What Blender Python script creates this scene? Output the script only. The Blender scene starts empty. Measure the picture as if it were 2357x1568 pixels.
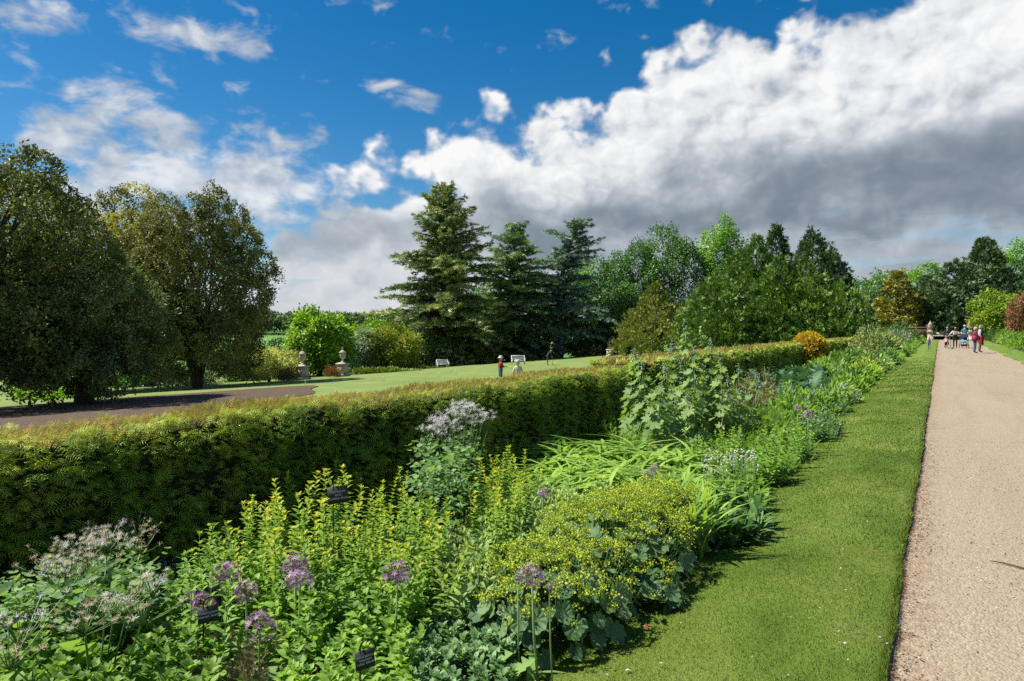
import bpy, math, random
import numpy as np
from mathutils import Vector, Matrix, Euler
rng = np.random.default_rng(11)
random.seed(11)
sc = bpy.context.scene
C = sc.collection
PI = math.pi
R = math.radians

# ------------------------------------------------------------------ camera
EYE = 1.65
YAW, PITCH, LENS = 32.1, -1.17, 24.0
cd = bpy.data.cameras.new('camera'); cam = bpy.data.objects.new('camera', cd); C.objects.link(cam)
cd.lens = LENS; cd.sensor_width = 36; cd.clip_end = 12000; cd.clip_start = 0.05
cam.location = (0, 0, EYE); cam.rotation_euler = (R(90 + PITCH), 0, R(YAW))
sc.camera = cam
sc.render.resolution_x, sc.render.resolution_y = 1024, 681
cy = sc.cycles
cy.max_bounces = 5; cy.diffuse_bounces = 3; cy.glossy_bounces = 2; cy.transmission_bounces = 3; cy.transparent_max_bounces = 4; cy.volume_bounces = 0
cy.use_adaptive_sampling = True; cy.adaptive_threshold = 0.012; cy.caustics_reflective = False; cy.caustics_refractive = False
cy.use_denoising = False

# ------------------------------------------------------------------ light and sky
SUN_DIR = Vector((-0.92, -0.40, 0)).normalized()
SUN_EL = 54
sv = Vector((SUN_DIR.x * math.cos(R(SUN_EL)), SUN_DIR.y * math.cos(R(SUN_EL)), math.sin(R(SUN_EL))))
sl = bpy.data.lights.new('sun', 'SUN'); so = bpy.data.objects.new('sun', sl); C.objects.link(so)
sl.energy = 5.0; sl.angle = R(0.6); sl.color = (1.0, 0.955, 0.87)
so.rotation_euler = sv.to_track_quat('Z', 'Y').to_euler(); so.location = (-40, -20, 60)
sc.view_settings.view_transform = 'Standard'; sc.view_settings.look = 'None'
sc.view_settings.exposure = 0.85; sc.view_settings.gamma = 1.0

world = bpy.data.worlds.new('World'); sc.world = world; world.use_nodes = True
world.cycles.sampling_method = 'MANUAL'; world.cycles.sample_map_resolution = 256
class N:
    """small node helper"""
    def __init__(s, nt): s.nt = nt; s.n = nt.nodes; s.l = nt.links
    def new(s, t, **kw):
        n = s.n.new(t)
        for k, v in kw.items(): setattr(n, k, v)
        return n
    def put(s, sock, v):
        if v is None: return
        if isinstance(v, bpy.types.NodeSocket): s.l.new(v, sock)
        else: sock.default_value = v
    def m(s, op, a, b=None, c=None, clamp=False):
        n = s.n.new('ShaderNodeMath'); n.operation = op; n.use_clamp = clamp
        for i, v in enumerate((a, b, c)): s.put(n.inputs[i], v)
        return n.outputs[0]
    def v(s, op, a, b=None, scale=None):
        n = s.n.new('ShaderNodeVectorMath'); n.operation = op
        s.put(n.inputs[0], a); s.put(n.inputs[1], b)
        if scale is not None: s.put(n.inputs['Scale'], scale)
        return n.outputs['Value'] if op in ('DOT_PRODUCT', 'LENGTH', 'DISTANCE') else n.outputs[0]
    def comb(s, x, y, z):
        n = s.n.new('ShaderNodeCombineXYZ')
        for i, v in enumerate((x, y, z)): s.put(n.inputs[i], v)
        return n.outputs[0]
    dims = '3D'
    def noise(s, vec, scale, detail=4, rough=0.5, dist=0.0):
        n = s.n.new('ShaderNodeTexNoise'); n.noise_dimensions = s.dims; s.put(n.inputs['Vector'], vec)
        n.inputs['Scale'].default_value = scale; n.inputs['Detail'].default_value = detail
        n.inputs['Roughness'].default_value = rough; n.inputs['Distortion'].default_value = dist
        return n.outputs['Fac']
    def voro(s, vec, scale, feature='F1', smooth=None):
        n = s.n.new('ShaderNodeTexVoronoi'); n.feature = feature; s.put(n.inputs['Vector'], vec)
        n.inputs['Scale'].default_value = scale
        if smooth is not None:
            if 'Smoothness' in n.inputs: n.inputs['Smoothness'].default_value = smooth
            n.voronoi_dimensions = '2D'
        return n
    def step(s, x, a, b, lo=0.0, hi=1.0):
        n = s.n.new('ShaderNodeMapRange'); n.interpolation_type = 'SMOOTHSTEP'
        s.put(n.inputs[0], x); s.put(n.inputs[1], a); s.put(n.inputs[2], b); s.put(n.inputs[3], lo); s.put(n.inputs[4], hi)
        return n.outputs[0]
    def ramp(s, fac, stops, interp='LINEAR'):
        n = s.n.new('ShaderNodeValToRGB'); cr = n.color_ramp; cr.interpolation = interp
        while len(cr.elements) < len(stops): cr.elements.new(0.5)
        for e, (p, c) in zip(cr.elements, stops): e.position = p; e.color = (*c[:3], 1)
        s.put(n.inputs[0], fac); return n.outputs[0]
    def mix(s, f, a, b, mode='MIX'):
        n = s.n.new('ShaderNodeMix'); n.data_type = 'RGBA'; n.blend_type = mode
        s.put(n.inputs[0], f)
        for i, v in ((6, a), (7, b)):
            if isinstance(v, bpy.types.NodeSocket): s.l.new(v, n.inputs[i])
            else: n.inputs[i].default_value = (*v[:3], 1)
        return n.outputs[2]
    def curve(s, x, pts):
        n = s.n.new('ShaderNodeFloatCurve'); c = n.mapping.curves[0]
        while len(c.points) < len(pts): c.points.new(0.5, 0.5)
        for p, (a, b) in zip(c.points, pts): p.location = (a, b); p.handle_type = 'AUTO'
        n.mapping.update(); s.put(n.inputs[1], x); return n.outputs[0]

def build_sky():
    w = N(world.node_tree); w.n.clear(); w.dims = '2D'
    out = w.new('ShaderNodeOutputWorld')
    sky = w.new('ShaderNodeTexSky'); sky.sky_type = 'NISHITA'; sky.sun_disc = False
    sky.sun_elevation = R(SUN_EL); sky.sun_rotation = math.atan2(SUN_DIR.x, SUN_DIR.y)
    sky.altitude = 200; sky.air_density = 1.0; sky.dust_density = 0.35; sky.ozone_density = 3.0
    hs = w.new('ShaderNodeHueSaturation'); hs.inputs['Saturation'].default_value = 1.45; hs.inputs['Value'].default_value = 0.86; hs.inputs['Hue'].default_value = 0.497
    w.l.new(sky.outputs[0], hs.inputs['Color'])
    bgs = w.new('ShaderNodeBackground'); w.l.new(hs.outputs[0], bgs.inputs[0]); bgs.inputs[1].default_value = 0.068
    d = w.new('ShaderNodeTexCoord').outputs['Generated']
    sp = w.new('ShaderNodeSeparateXYZ'); w.l.new(d, sp.inputs[0])
    # compass bearing in degrees, 0 = north-west heading of the garden view, and elevation
    f = (-math.sin(R(YAW)), math.cos(R(YAW)), 0); r = (math.cos(R(YAW)), math.sin(R(YAW)), 0)
    az = w.m('MULTIPLY', w.m('ARCTAN2', w.v('DOT_PRODUCT', d, r), w.v('DOT_PRODUCT', d, f)), 57.2958)
    el = w.m('MULTIPLY', w.m('ARCSINE', sp.outputs[2]), 57.2958)
    p = w.comb(w.m('MULTIPLY', az, 0.1), w.m('MULTIPLY', el, 0.13), w.m('MULTIPLY', w.m('ABSOLUTE', w.m('MULTIPLY', az, .01)), 1.3))
    big = w.noise(p, 0.9, 3, .5)
    n1 = w.noise(p, 1.9, 6, .50, .2)
    p2 = w.v('ADD', p, (-0.075, 0.11, 0))                     # towards the sun
    n2 = w.noise(p2, 1.9, 6, .50, .2)
    warp = w.comb(w.noise(p, 5, 2), w.noise(p2, 4, 2), 0)
    bil = w.voro(w.v('ADD', p, w.v('SCALE', warp, scale=.35)), 2.6, 'SMOOTH_F1', .45).outputs['Distance']
    bil2 = w.voro(w.v('ADD', p2, w.v('SCALE', warp, scale=.35)), 6.5, 'SMOOTH_F1', .5).outputs['Distance']
    # edge of the great cloud bank (elevation as a function of bearing)
    a01 = w.m('DIVIDE', w.m('ADD', az, 180), 360)
    def A(deg): return (deg + 180) / 360
    edge = w.curve(a01, [(0, .30), (A(-120), .22), (A(-60), .05), (A(-30), .05), (A(-22), .12), (A(-17), .22), (A(-11), .315), (A(-4), .40),
                         (A(2), .445), (A(11), .51), (A(19), .575), (A(25), .57), (A(29), .60), (A(37), .68), (A(60), .75), (A(120), .5), (1, .30)])
    edge = w.m('MULTIPLY', edge, 40)
    relief = w.m('ADD', w.m('MULTIPLY', w.m('SUBTRACT', n1, .5), 11), w.m('MULTIPLY', w.m('SUBTRACT', .42, bil), 7))
    inside = w.m('ADD', w.m('SUBTRACT', edge, el), relief)       # degrees below the edge
    m_bank = w.step(inside, -0.6, 2.6)
    # separate clouds: broken cumulus
    def puff(a, e, ra, re, s):
        da = w.m('DIVIDE', w.m('SUBTRACT', az, a), ra); de = w.m('DIVIDE', w.m('SUBTRACT', el, e), re)
        q = w.m('ADD', w.m('MULTIPLY', da, da), w.m('MULTIPLY', de, de))
        return w.m('MULTIPLY', w.m('POWER', 2.718, w.m('MULTIPLY', q, -1)), s)
    cov = puff(-24, 11.0, 7.5, 4.2, .42)
    for a in ((-30, 15.5, 5, 2.4, .26), (-18, 10.5, 3.5, 3.5, .22), (-27, 20.8, 6.5, 1.8, .24), (-35.5, 20.5, 3.2, 1.4, .24), (-24.5, 24.6, 3.0, 2.8, .24), (-31, 25.5, 5, 1.6, .14),
              (-8.5, 18.2, 3.4, 1.3, .27), (-34, 8.5, 6, 5.5, .33), (-21, 20.3, 2.2, 1.2, .16), (-33, 28, 4, 1.5, .22), (16, 27.5, 7, 2.5, .1), (-15, 25.2, 3.5, 1.0, .15), (26, 27, 4, 2.6, .22)):
        cov = w.m('ADD', cov, puff(*a))
    wisp = w.noise(w.v('MULTIPLY', p, (1, 1.5, 1)), 2.6, 6, .60, .25)
    behind = w.step(w.m('ABSOLUTE', az), 42, 75)
    cov = w.m('ADD', cov, w.m('MULTIPLY', behind, .17))
    cov = w.m('ADD', cov, w.m('MULTIPLY', w.m('SUBTRACT', wisp, .5), .78))
    cov = w.m('ADD', cov, w.m('MULTIPLY', w.m('SUBTRACT', .40, bil), .35))
    m_puff = w.m('MULTIPLY', w.step(cov, .12, .46), .92)
    # brightness inside the bank: white heaped tops, grey flat base, pale layer beneath
    depth01 = w.m('DIVIDE', w.m('SUBTRACT', el, w.m('MULTIPLY', edge, .0)), 30, clamp=True)
    base_el = w.m('ADD', w.m('ADD', 9.3, w.m('MULTIPLY', az, .055)), w.m('MULTIPLY', w.m('SUBTRACT', big, .5), 7))
    hb = w.m('SUBTRACT', el, w.m('ADD', base_el, w.m('MULTIPLY', w.m('SUBTRACT', n1, .5), 4.5)))   # degrees above the base
    top = w.step(hb, -0.8, 5.0)
    under = w.step(hb, -1.6, -5.0)
    lit = w.m('ADD', w.m('MULTIPLY', w.m('SUBTRACT', n1, n2), 2.6), w.m('MULTIPLY', w.m('SUBTRACT', .40, bil2), .55))
    thick = w.step(az, -7, 5)
    b = w.m('ADD', w.m('MULTIPLY', top, .58), w.m('ADD', .20, w.m('MULTIPLY', w.m('SUBTRACT', 1, thick), .22)))
    b = w.m('ADD', b, w.m('MULTIPLY', under, .19))
    b = w.m('ADD', b, w.m('MULTIPLY', lit, w.m('ADD', .12, w.m('MULTIPLY', top, .36))))
    b = w.m('MAXIMUM', w.m('MINIMUM', b, .95), .12)
    bank_col = w.ramp(b, [(0, (.13, .17, .22)), (.22, (.235, .285, .345)), (.45, (.47, .52, .58)), (.7, (.78, .80, .83)), (1, (1.0, 1.0, .99))])
    bp = w.m('ADD', w.m('ADD', .47, w.m('MULTIPLY', w.step(cov, .2, .75), .2)), w.m('MULTIPLY', lit, .38))
    puff_col = w.ramp(bp, [(0, (.26, .32, .40)), (.45, (.50, .56, .64)), (.75, (.80, .83, .87)), (1, (.97, .97, .97))])
    # gaps of pale blue in the layer beneath the bank
    strat = w.noise(w.v('MULTIPLY', p, (.55, 3.2, 1)), 2.4, 4, .55, .3)
    gap = w.m('MULTIPLY', w.step(w.m('ADD', strat, w.m('MULTIPLY', w.step(az, 12, 34), .10)), .58, .70), w.step(hb, -2.2, -4.5))
    m_bank = w.m('MULTIPLY', m_bank, w.m('SUBTRACT', 1, w.m('MULTIPLY', gap, .4)))
    col = w.mix(m_bank, puff_col, bank_col)
    mask = w.m('MAXIMUM', m_bank, m_puff)
    bgc = w.new('ShaderNodeBackground'); w.l.new(col, bgc.inputs[0]); bgc.inputs[1].default_value = 0.55
    mx = w.new('ShaderNodeMixShader'); w.l.new(mask, mx.inputs[0]); w.l.new(bgs.outputs[0], mx.inputs[1]); w.l.new(bgc.outputs[0], mx.inputs[2])
    w.l.new(mx.outputs[0], out.inputs[0])
build_sky()

# ------------------------------------------------------------------ photo directions (2357 x 1568 grid) -> places
FPX = 2357 * LENS / 36
_y, _p = R(YAW), R(PITCH)
FW = np.array([-math.sin(_y) * math.cos(_p), math.cos(_y) * math.cos(_p), math.sin(_p)])
RT = np.array([math.cos(_y), math.sin(_y), 0.0]); UP = np.cross(RT, FW)
def ray(px, py): return FW + RT * (px - 1178.5) / FPX - UP * (py - 784) / FPX
def at_depth(px, py, d): return np.array([0, 0, EYE]) + ray(px, py) * d
def at_z(px, py, z):
    k = ray(px, py); return np.array([0, 0, EYE]) + k * ((z - EYE) / k[2])
def sstep(a, b, x):
    t = np.clip((np.asarray(x, float) - a) / (b - a), 0, 1); return t * t * (3 - 2 * t)
def ground_z(x, y):
    x = np.asarray(x, float); y = np.asarray(y, float)
    near = np.interp(x, [-7.5, -5.0, -1.7, -0.2, 3.3, 4.2, 9, 60], [-0.64, -0.42, -0.09, 0.0, 0.0, 0.02, .15, .6])
    lawn = np.interp(x, [-400, -80, -57, -46, -36, -30, -21, -14, -9, -7.5], [-5, -5, -3.75, -2.9, -2.25, -1.92, -1.80, -1.62, -.9, -.64])
    z = np.where(x < -7.5, lawn, near)
    rho = np.hypot(x, y)
    far = np.interp(rho, [0, 120, 200, 300, 500, 700, 1200, 6000], [-4.2, -4.6, -15, -7.6, -4.2, 3, 9, 9])
    w = sstep(-34, -62, x) * sstep(118, 140, rho)
    w = np.maximum(w, sstep(160, 260, rho))
    z = z * (1 - w) + far * w
    return z
def on_ground(px, py):
    k = ray(px, py); t = 1.0
    for i in range(4000):
        q = np.array([0, 0, EYE]) + k * t
        if q[2] <= ground_z(q[0], q[1]): return q
        t *= 1.004
    return q

# ------------------------------------------------------------------ scene helpers
def tag(o, label=None, cat=None, group=None, kind=None):
    if label: o['label'] = label
    if cat: o['category'] = cat
    if group: o['group'] = group
    if kind: o['kind'] = kind
    return o
def empty(name, loc=(0, 0, 0), rz=0.0, label=None, cat=None, group=None):
    o = bpy.data.objects.new(name, None); C.objects.link(o); o.location = loc; o.rotation_euler = (0, 0, rz)
    o.empty_display_size = .1
    return tag(o, label, cat, group)
def link(name, me, parent=None, loc=None):
    o = bpy.data.objects.new(name, me); C.objects.link(o)
    if parent is not None: o.parent = parent
    if loc is not None: o.location = loc
    return o
class T:
    """a leaf or blade template: vertices and polygons"""
    def __init__(s, V, F, mi=None):
        s.V = np.asarray(V, float); s.F = F
        s.loops = np.array([i for f in F for i in f], int); s.tot = np.array([len(f) for f in F], int)
        s.mi = np.zeros(len(F), int) if mi is None else np.asarray(mi, int)
def frames(d, up):
    """rotation matrices whose y axis is d and whose z axis is near up"""
    d = np.atleast_2d(np.asarray(d, float)); up = np.broadcast_to(np.asarray(up, float), d.shape)
    y = d / np.maximum(np.linalg.norm(d, axis=1, keepdims=True), 1e-9)
    x = np.cross(y, up); n = np.linalg.norm(x, axis=1, keepdims=True)
    x = np.where(n < 1e-6, np.array([1.0, 0, 0]), x / np.maximum(n, 1e-9)); z = np.cross(x, y)
    return np.stack([x, y, z], axis=2)
class G:
    """collects geometry into one mesh"""
    def __init__(s): s.V = []; s.L = []; s.T = []; s.M = []; s.A = []; s.n = 0
    def raw(s, V, F, mi=0, tint=0.5):
        V = np.asarray(V, float)
        s.V.append(V); s.L.append(np.array([i for f in F for i in f], int) + s.n); s.T.append(np.array([len(f) for f in F], int))
        s.M.append(np.full(len(F), mi, int) if np.isscalar(mi) else np.asarray(mi, int))
        s.A.append(np.full(len(V), tint) if np.isscalar(tint) else np.asarray(tint, float)); s.n += len(V)
    def inst(s, t, pos, rot, scale=1.0, tint=None, mi=None):
        pos = np.atleast_2d(np.asarray(pos, float)); n = len(pos)
        if n == 0: return
        scale = np.asarray(scale, float)
        if scale.ndim == 0: scale = np.full((n, 3), float(scale))
        elif scale.ndim == 1: scale = np.repeat(scale[:, None], 3, 1)
        V = np.einsum('nij,nkj->nki', rot, t.V[None] * scale[:, None, :]) + pos[:, None, :]
        k = len(t.V)
        s.V.append(V.reshape(-1, 3))
        s.L.append((t.loops[None] + (np.arange(n) * k)[:, None]).ravel() + s.n)
        s.T.append(np.tile(t.tot, n))
        s.M.append(np.tile(t.mi if mi is None else np.full(len(t.F), mi), n))
        tint = rng.random(n) if tint is None else np.broadcast_to(np.asarray(tint, float), (n,))
        s.A.append(np.repeat(tint, k)); s.n += n * k
    def tube(s, pts, rad, sides=5, mi=0, tint=0.5, cap=True):
        pts = np.asarray(pts, float); n = len(pts); rad = np.broadcast_to(np.asarray(rad, float), (n,))
        tg = np.gradient(pts, axis=0); tg /= np.maximum(np.linalg.norm(tg, axis=1, keepdims=True), 1e-9)
        ref = np.array([0, 0, 1.0]) if abs(tg[0][2]) < .9 else np.array([1.0, 0, 0])
        a = np.cross(tg, ref); a /= np.maximum(np.linalg.norm(a, axis=1, keepdims=True), 1e-9); b = np.cross(tg, a)
        th = np.arange(sides) * 2 * PI / sides
        V = (pts[:, None, :] + rad[:, None, None] * (np.cos(th)[None, :, None] * a[:, None, :] + np.sin(th)[None, :, None] * b[:, None, :])).reshape(-1, 3)
        F = [[i * sides + j, i * sides + (j + 1) % sides, (i + 1) * sides + (j + 1) % sides, (i + 1) * sides + j] for i in range(n - 1) for j in range(sides)]
        if cap: F += [list(range(sides))[::-1], [(n - 1) * sides + j for j in range(sides)]]
        s.raw(V, F, mi, tint)
    def box(s, c, d, mi=0, tint=.5, rz=0.0):
        c = np.asarray(c, float); h = np.asarray(d, float) / 2
        V = np.array([[x, y, z] for z in (-1, 1) for x, y in ((-1, -1), (1, -1), (1, 1), (-1, 1))], float) * h
        if rz: V = V @ np.array([[math.cos(rz), math.sin(rz), 0], [-math.sin(rz), math.cos(rz), 0], [0, 0, 1]])
        s.raw(V + c, [[3, 2, 1, 0], [4, 5, 6, 7], [0, 1, 5, 4], [1, 2, 6, 5], [2, 3, 7, 6], [3, 0, 4, 7]], mi, tint)
    def lathe(s, prof, sides=16, c=(0, 0, 0), mi=0, tint=.5):
        """prof: (r, z) from bottom to top"""
        th = np.arange(sides) * 2 * PI / sides; c = np.asarray(c, float)
        V = np.array([[r * math.cos(t), r * math.sin(t), z] for r, z in prof for t in th]) + c
        n = len(prof)
        F = [[i * sides + j, i * sides + (j + 1) % sides, (i + 1) * sides + (j + 1) % sides, (i + 1) * sides + j] for i in range(n - 1) for j in range(sides)]
        F += [list(range(sides))[::-1], [(n - 1) * sides + j for j in range(sides)]]
        s.raw(V, F, mi, tint)
    def grid(s, P, mi=0):
        """P: (n, m, 3)"""
        n, m = P.shape[:2]
        idx = np.arange(n * m).reshape(n, m)
        F = np.stack([idx[:-1, :-1], idx[1:, :-1], idx[1:, 1:], idx[:-1, 1:]], -1).reshape(-1, 4)
        s.V.append(P.reshape(-1, 3)); s.L.append(F.ravel() + s.n); s.T.append(np.full(len(F), 4)); s.M.append(np.full(len(F), mi)); s.A.append(np.full(n * m, .5)); s.n += n * m
    def mesh(s, name, mats, smooth=False):
        me = bpy.data.meshes.new(name)
        V = np.concatenate(s.V); L = np.concatenate(s.L); TT = np.concatenate(s.T); M = np.concatenate(s.M); A = np.concatenate(s.A)
        me.vertices.add(len(V)); me.vertices.foreach_set('co', V.astype(np.float32).ravel())
        me.loops.add(len(L)); me.loops.foreach_set('vertex_index', L.astype(np.int32))
        me.polygons.add(len(TT)); st = np.zeros(len(TT), np.int32); st[1:] = np.cumsum(TT)[:-1]
        me.polygons.foreach_set('loop_start', st)
        me.polygons.foreach_set('material_index', M.astype(np.int32))
        if smooth: me.polygons.foreach_set('use_smooth', np.ones(len(TT), bool))
        a = me.attributes.new('tint', 'FLOAT', 'POINT'); a.data.foreach_set('value', A.astype(np.float32))
        for mt in (mats if isinstance(mats, (list, tuple)) else [mats]): me.materials.append(mt)
        me.update(calc_edges=True)
        return me
    def obj(s, name, mats, parent=None, smooth=False, loc=None): return link(name, s.mesh(name, mats, smooth), parent, loc)
def unit(v):
    v = np.asarray(v, float); return v / np.maximum(np.linalg.norm(v, axis=-1, keepdims=True), 1e-9)
def rand_dirs(n): return unit(rng.normal(size=(n, 3)))

# ------------------------------------------------------------------ materials
MATS = {}
GAIN = 1.0
SOFT = 0
def leaf_mat(name, cols, trans=.32, rough=.48, spec=.35, nscale=1.2, nmix=.55, tcol=None, rnd=.63):
    """cols: dark to bright leaf colours, chosen per leaf and drifting from place to place"""
    if name in MATS: return MATS[name]
    if SOFT: rough = max(rough, .56); spec = min(spec, .26); trans = min(.5, trans + .08)
    m = bpy.data.materials.new(name); m.use_nodes = True; w = N(m.node_tree); w.n.clear()
    out = w.new('ShaderNodeOutputMaterial')
    at = w.new('ShaderNodeAttribute', attribute_name='tint').outputs['Fac']
    oi = w.new('ShaderNodeObjectInfo')
    v = w.m('FRACT', w.m('ADD', at, w.m('MULTIPLY', oi.outputs['Random'], rnd)))
    geo = w.new('ShaderNodeNewGeometry')
    nz = w.noise(geo.outputs['Position'], nscale, 3, .6)
    nz = w.step(nz, .32, .68)
    fac = w.m('ADD', w.m('MULTIPLY', v, 1 - nmix), w.m('MULTIPLY', nz, nmix))
    k = len(cols) - 1; cols = [tuple(min(.8, v_ * GAIN) for v_ in c) for c in cols]
    col = w.ramp(fac, [((.12 + .76 * i / k), c) for i, c in enumerate(cols)])
    bs = w.new('ShaderNodeBsdfPrincipled'); w.l.new(col, bs.inputs['Base Color'])
    bs.inputs['Roughness'].default_value = rough; bs.inputs['Specular IOR Level'].default_value = spec
    tr = w.new('ShaderNodeBsdfTranslucent')
    tc = w.mix(1.0, col, tcol or (1.25, 1.25, .55), 'MULTIPLY'); w.l.new(tc, tr.inputs[0])
    mx = w.new('ShaderNodeMixShader'); mx.inputs[0].default_value = trans
    w.l.new(bs.outputs[0], mx.inputs[1]); w.l.new(tr.outputs[0], mx.inputs[2]); w.l.new(mx.outputs[0], out.inputs[0])
    MATS[name] = m; return m
def plain_mat(name, col, col2=None, rough=.7, scale=8.0, bump=0.0, bscale=40.0, metal=0.0, spec=.3, detail=4):
    if name in MATS: return MATS[name]
    m = bpy.data.materials.new(name); m.use_nodes = True; w = N(m.node_tree); w.n.clear()
    out = w.new('ShaderNodeOutputMaterial'); bs = w.new('ShaderNodeBsdfPrincipled')
    tc = w.new('ShaderNodeTexCoord').outputs['Object']
    col2 = col2 or tuple(c * .8 for c in col)
    c = w.ramp(w.noise(tc, scale, detail, .6), [(.3, col2), (.7, col)])
    w.l.new(c, bs.inputs['Base Color']); bs.inputs['Roughness'].default_value = rough
    bs.inputs['Metallic'].default_value = metal; bs.inputs['Specular IOR Level'].default_value = spec
    if bump:
        b = w.new('ShaderNodeBump'); b.inputs['Strength'].default_value = bump; b.inputs['Distance'].default_value = .02
        w.l.new(w.noise(tc, bscale, 5, .6), b.inputs['Height']); w.l.new(b.outputs[0], bs.inputs['Normal'])
    w.l.new(bs.outputs[0], out.inputs[0]); MATS[name] = m; return m
BARK = plain_mat('bark', (.11, .085, .06), (.035, .028, .022), .9, 14, .8, 30)
BARK_GREY = plain_mat('bark_grey', (.15, .13, .11), (.06, .05, .045), .9, 10, .8, 30)
STEM = leaf_mat('stem_green', [(.07, .15, .03), (.12, .22, .05)], .1)
# ================================================================== the setting
def ground_mat():
    m = bpy.data.materials.new('mown_lawn'); m.use_nodes = True; w = N(m.node_tree); w.n.clear()
    out = w.new('ShaderNodeOutputMaterial'); bs = w.new('ShaderNodeBsdfPrincipled')
    g = w.new('ShaderNodeNewGeometry').outputs['Position']
    a = w.noise(g, .35, 4, .6); b = w.noise(g, 3.0, 5, .65); c = w.noise(g, 40, 4, .7)
    v = w.m('ADD', w.m('MULTIPLY', a, .45), w.m('ADD', w.m('MULTIPLY', b, .25), w.m('MULTIPLY', c, .30)))
    near = w.ramp(v, [(.34, (.105, .155, .035)), (.5, (.155, .21, .055)), (.66, (.21, .255, .085))])
    # far meadow: mown swaths
    sx = w.new('ShaderNodeSeparateXYZ'); w.l.new(g, sx.inputs[0])
    dist = w.v('LENGTH', g)
    sw = w.m('SINE', w.m('ADD', w.m('MULTIPLY', dist, .55), w.m('MULTIPLY', w.noise(g, .02, 2), 14)))
    mead = w.ramp(w.m('ADD', w.m('MULTIPLY', sw, .22), w.noise(g, .025, 4, .6)), [(.25, (.055, .14, .03)), (.55, (.11, .23, .045)), (.8, (.20, .31, .07))])
    col = w.mix(w.step(dist, 160, 220), near, mead)
    w.l.new(col, bs.inputs['Base Color']); bs.inputs['Roughness'].default_value = .8; bs.inputs['Specular IOR Level'].default_value = .15
    bp = w.new('ShaderNodeBump'); bp.inputs['Strength'].default_value = .6; bp.inputs['Distance'].default_value = .03
    w.l.new(w.noise(g, 30, 4, .7), bp.inputs['Height']); w.l.new(bp.outputs[0], bs.inputs['Normal'])
    w.l.new(bs.outputs[0], out.inputs[0]); return m
def axis(lo, hi, dense, n):
    t = np.linspace(-1, 1, n); s = np.sign(t) * (np.exp(np.abs(t) * 5.2) - 1) / (math.exp(5.2) - 1)
    return np.where(s < 0, -s * lo, s * hi)
gx = np.unique(np.concatenate([axis(-3500, 3500, 1, 161), np.array([-7.5, -5, -1.7, -.2, 3.3, 4.2])])); gy = axis(-3500, 5000, 1, 171)
XX, YY = np.meshgrid(gx, gy, indexing='ij')
g = G(); g.grid(np.stack([XX, YY, ground_z(XX, YY) - .06], -1)); tag(g.obj('ground', ground_mat(), smooth=True), kind='structure')

# ---- gravel path
PX0, PX1, PY0, PY1 = -0.2, 3.2, -6.0, 99.0
def path_left(y): return PX0 + .010 * np.sin(y * .8) + .005 * np.sin(y * 3.1) + .004 * np.sin(y * 7.7 + 1) + .003 * np.sin(y * 17)
def gravel_mat():
    m = bpy.data.materials.new('gravel'); m.use_nodes = True; w = N(m.node_tree); w.n.clear()
    out = w.new('ShaderNodeOutputMaterial'); bs = w.new('ShaderNodeBsdfPrincipled')
    g = w.new('ShaderNodeNewGeometry').outputs['Position']
    vo = w.voro(g, 70); vo2 = w.voro(g, 28)
    sep = w.new('ShaderNodeSeparateColor'); w.l.new(vo.outputs['Color'], sep.inputs[0])
    st = w.ramp(sep.outputs[0], [(0, (.16, .118, .078)), (.35, (.256, .200, .137)), (.7, (.315, .252, .178)), (1, (.405, .345, .265))])
    big = w.ramp(w.noise(w.v('MULTIPLY', g, (1, .35, 1)), .9, 5, .6), [(.3, (.86, .84, .81)), (.7, (1.06, 1.04, 1.02))])
    col = w.mix(1, st, big, 'MULTIPLY')
    worn = w.ramp(w.noise(w.v('MULTIPLY', g, (2.4, .22, 1)), .8, 5, .65, .4), [(.35, (.80, .79, .78)), (.5, (1, 1, 1)), (.68, (1.10, 1.09, 1.08))])
    col = w.mix(1, col, worn, 'MULTIPLY')
    fine = w.noise(g, 160, 3, .7)
    col = w.mix(w.step(fine, .34, .60, .25, .82), col, (.294, .233, .161))
    sx = w.new('ShaderNodeSeparateXYZ'); w.l.new(g, sx.inputs[0])
    # dry leaf crumbs and soil washed along the grass edge
    ed = w.m('MULTIPLY', w.step(sx.outputs[0], .16, -.22), w.step(w.noise(g, 9, 5, .7), .42, .62))
    col = w.mix(w.m('MULTIPLY', ed, .5), col, (.13, .06, .035))
    w.l.new(col, bs.inputs['Base Color']); bs.inputs['Roughness'].default_value = .9; bs.inputs['Specular IOR Level'].default_value = .2
    h = w.m('ADD', w.m('MULTIPLY', vo.outputs['Distance'], -.5), w.m('ADD', w.m('MULTIPLY', vo2.outputs['Distance'], -.4), w.m('MULTIPLY', w.noise(g, 5, 3), .8)))
    bp = w.new('ShaderNodeBump'); bp.inputs['Strength'].default_value = .75; bp.inputs['Distance'].default_value = .018
    w.l.new(h, bp.inputs['Height']); w.l.new(bp.outputs[0], bs.inputs['Normal'])
    w.l.new(bs.outputs[0], out.inputs[0]); return m
GRAVEL = gravel_mat()
py = np.concatenate([np.arange(PY0, 14, .12), np.arange(14, PY1 + .1, 1.0)])
px = np.linspace(0, 1, 20)
L = path_left(py)[:, None] - .03; RR = np.full_like(L, PX1 + .1)
Xp = L + (RR - L) * px[None]; Yp = np.repeat(py[:, None], 20, 1)
Zp = .012 * np.sin(px * PI)[None] + .004 * np.sin(Xp * 3 + Yp * 1.7) + .0 * Yp
g = G(); g.grid(np.stack([Xp, Yp, Zp], -1)[:, ::-1]); path = tag(g.obj('path', GRAVEL, smooth=True), kind='structure')

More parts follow.
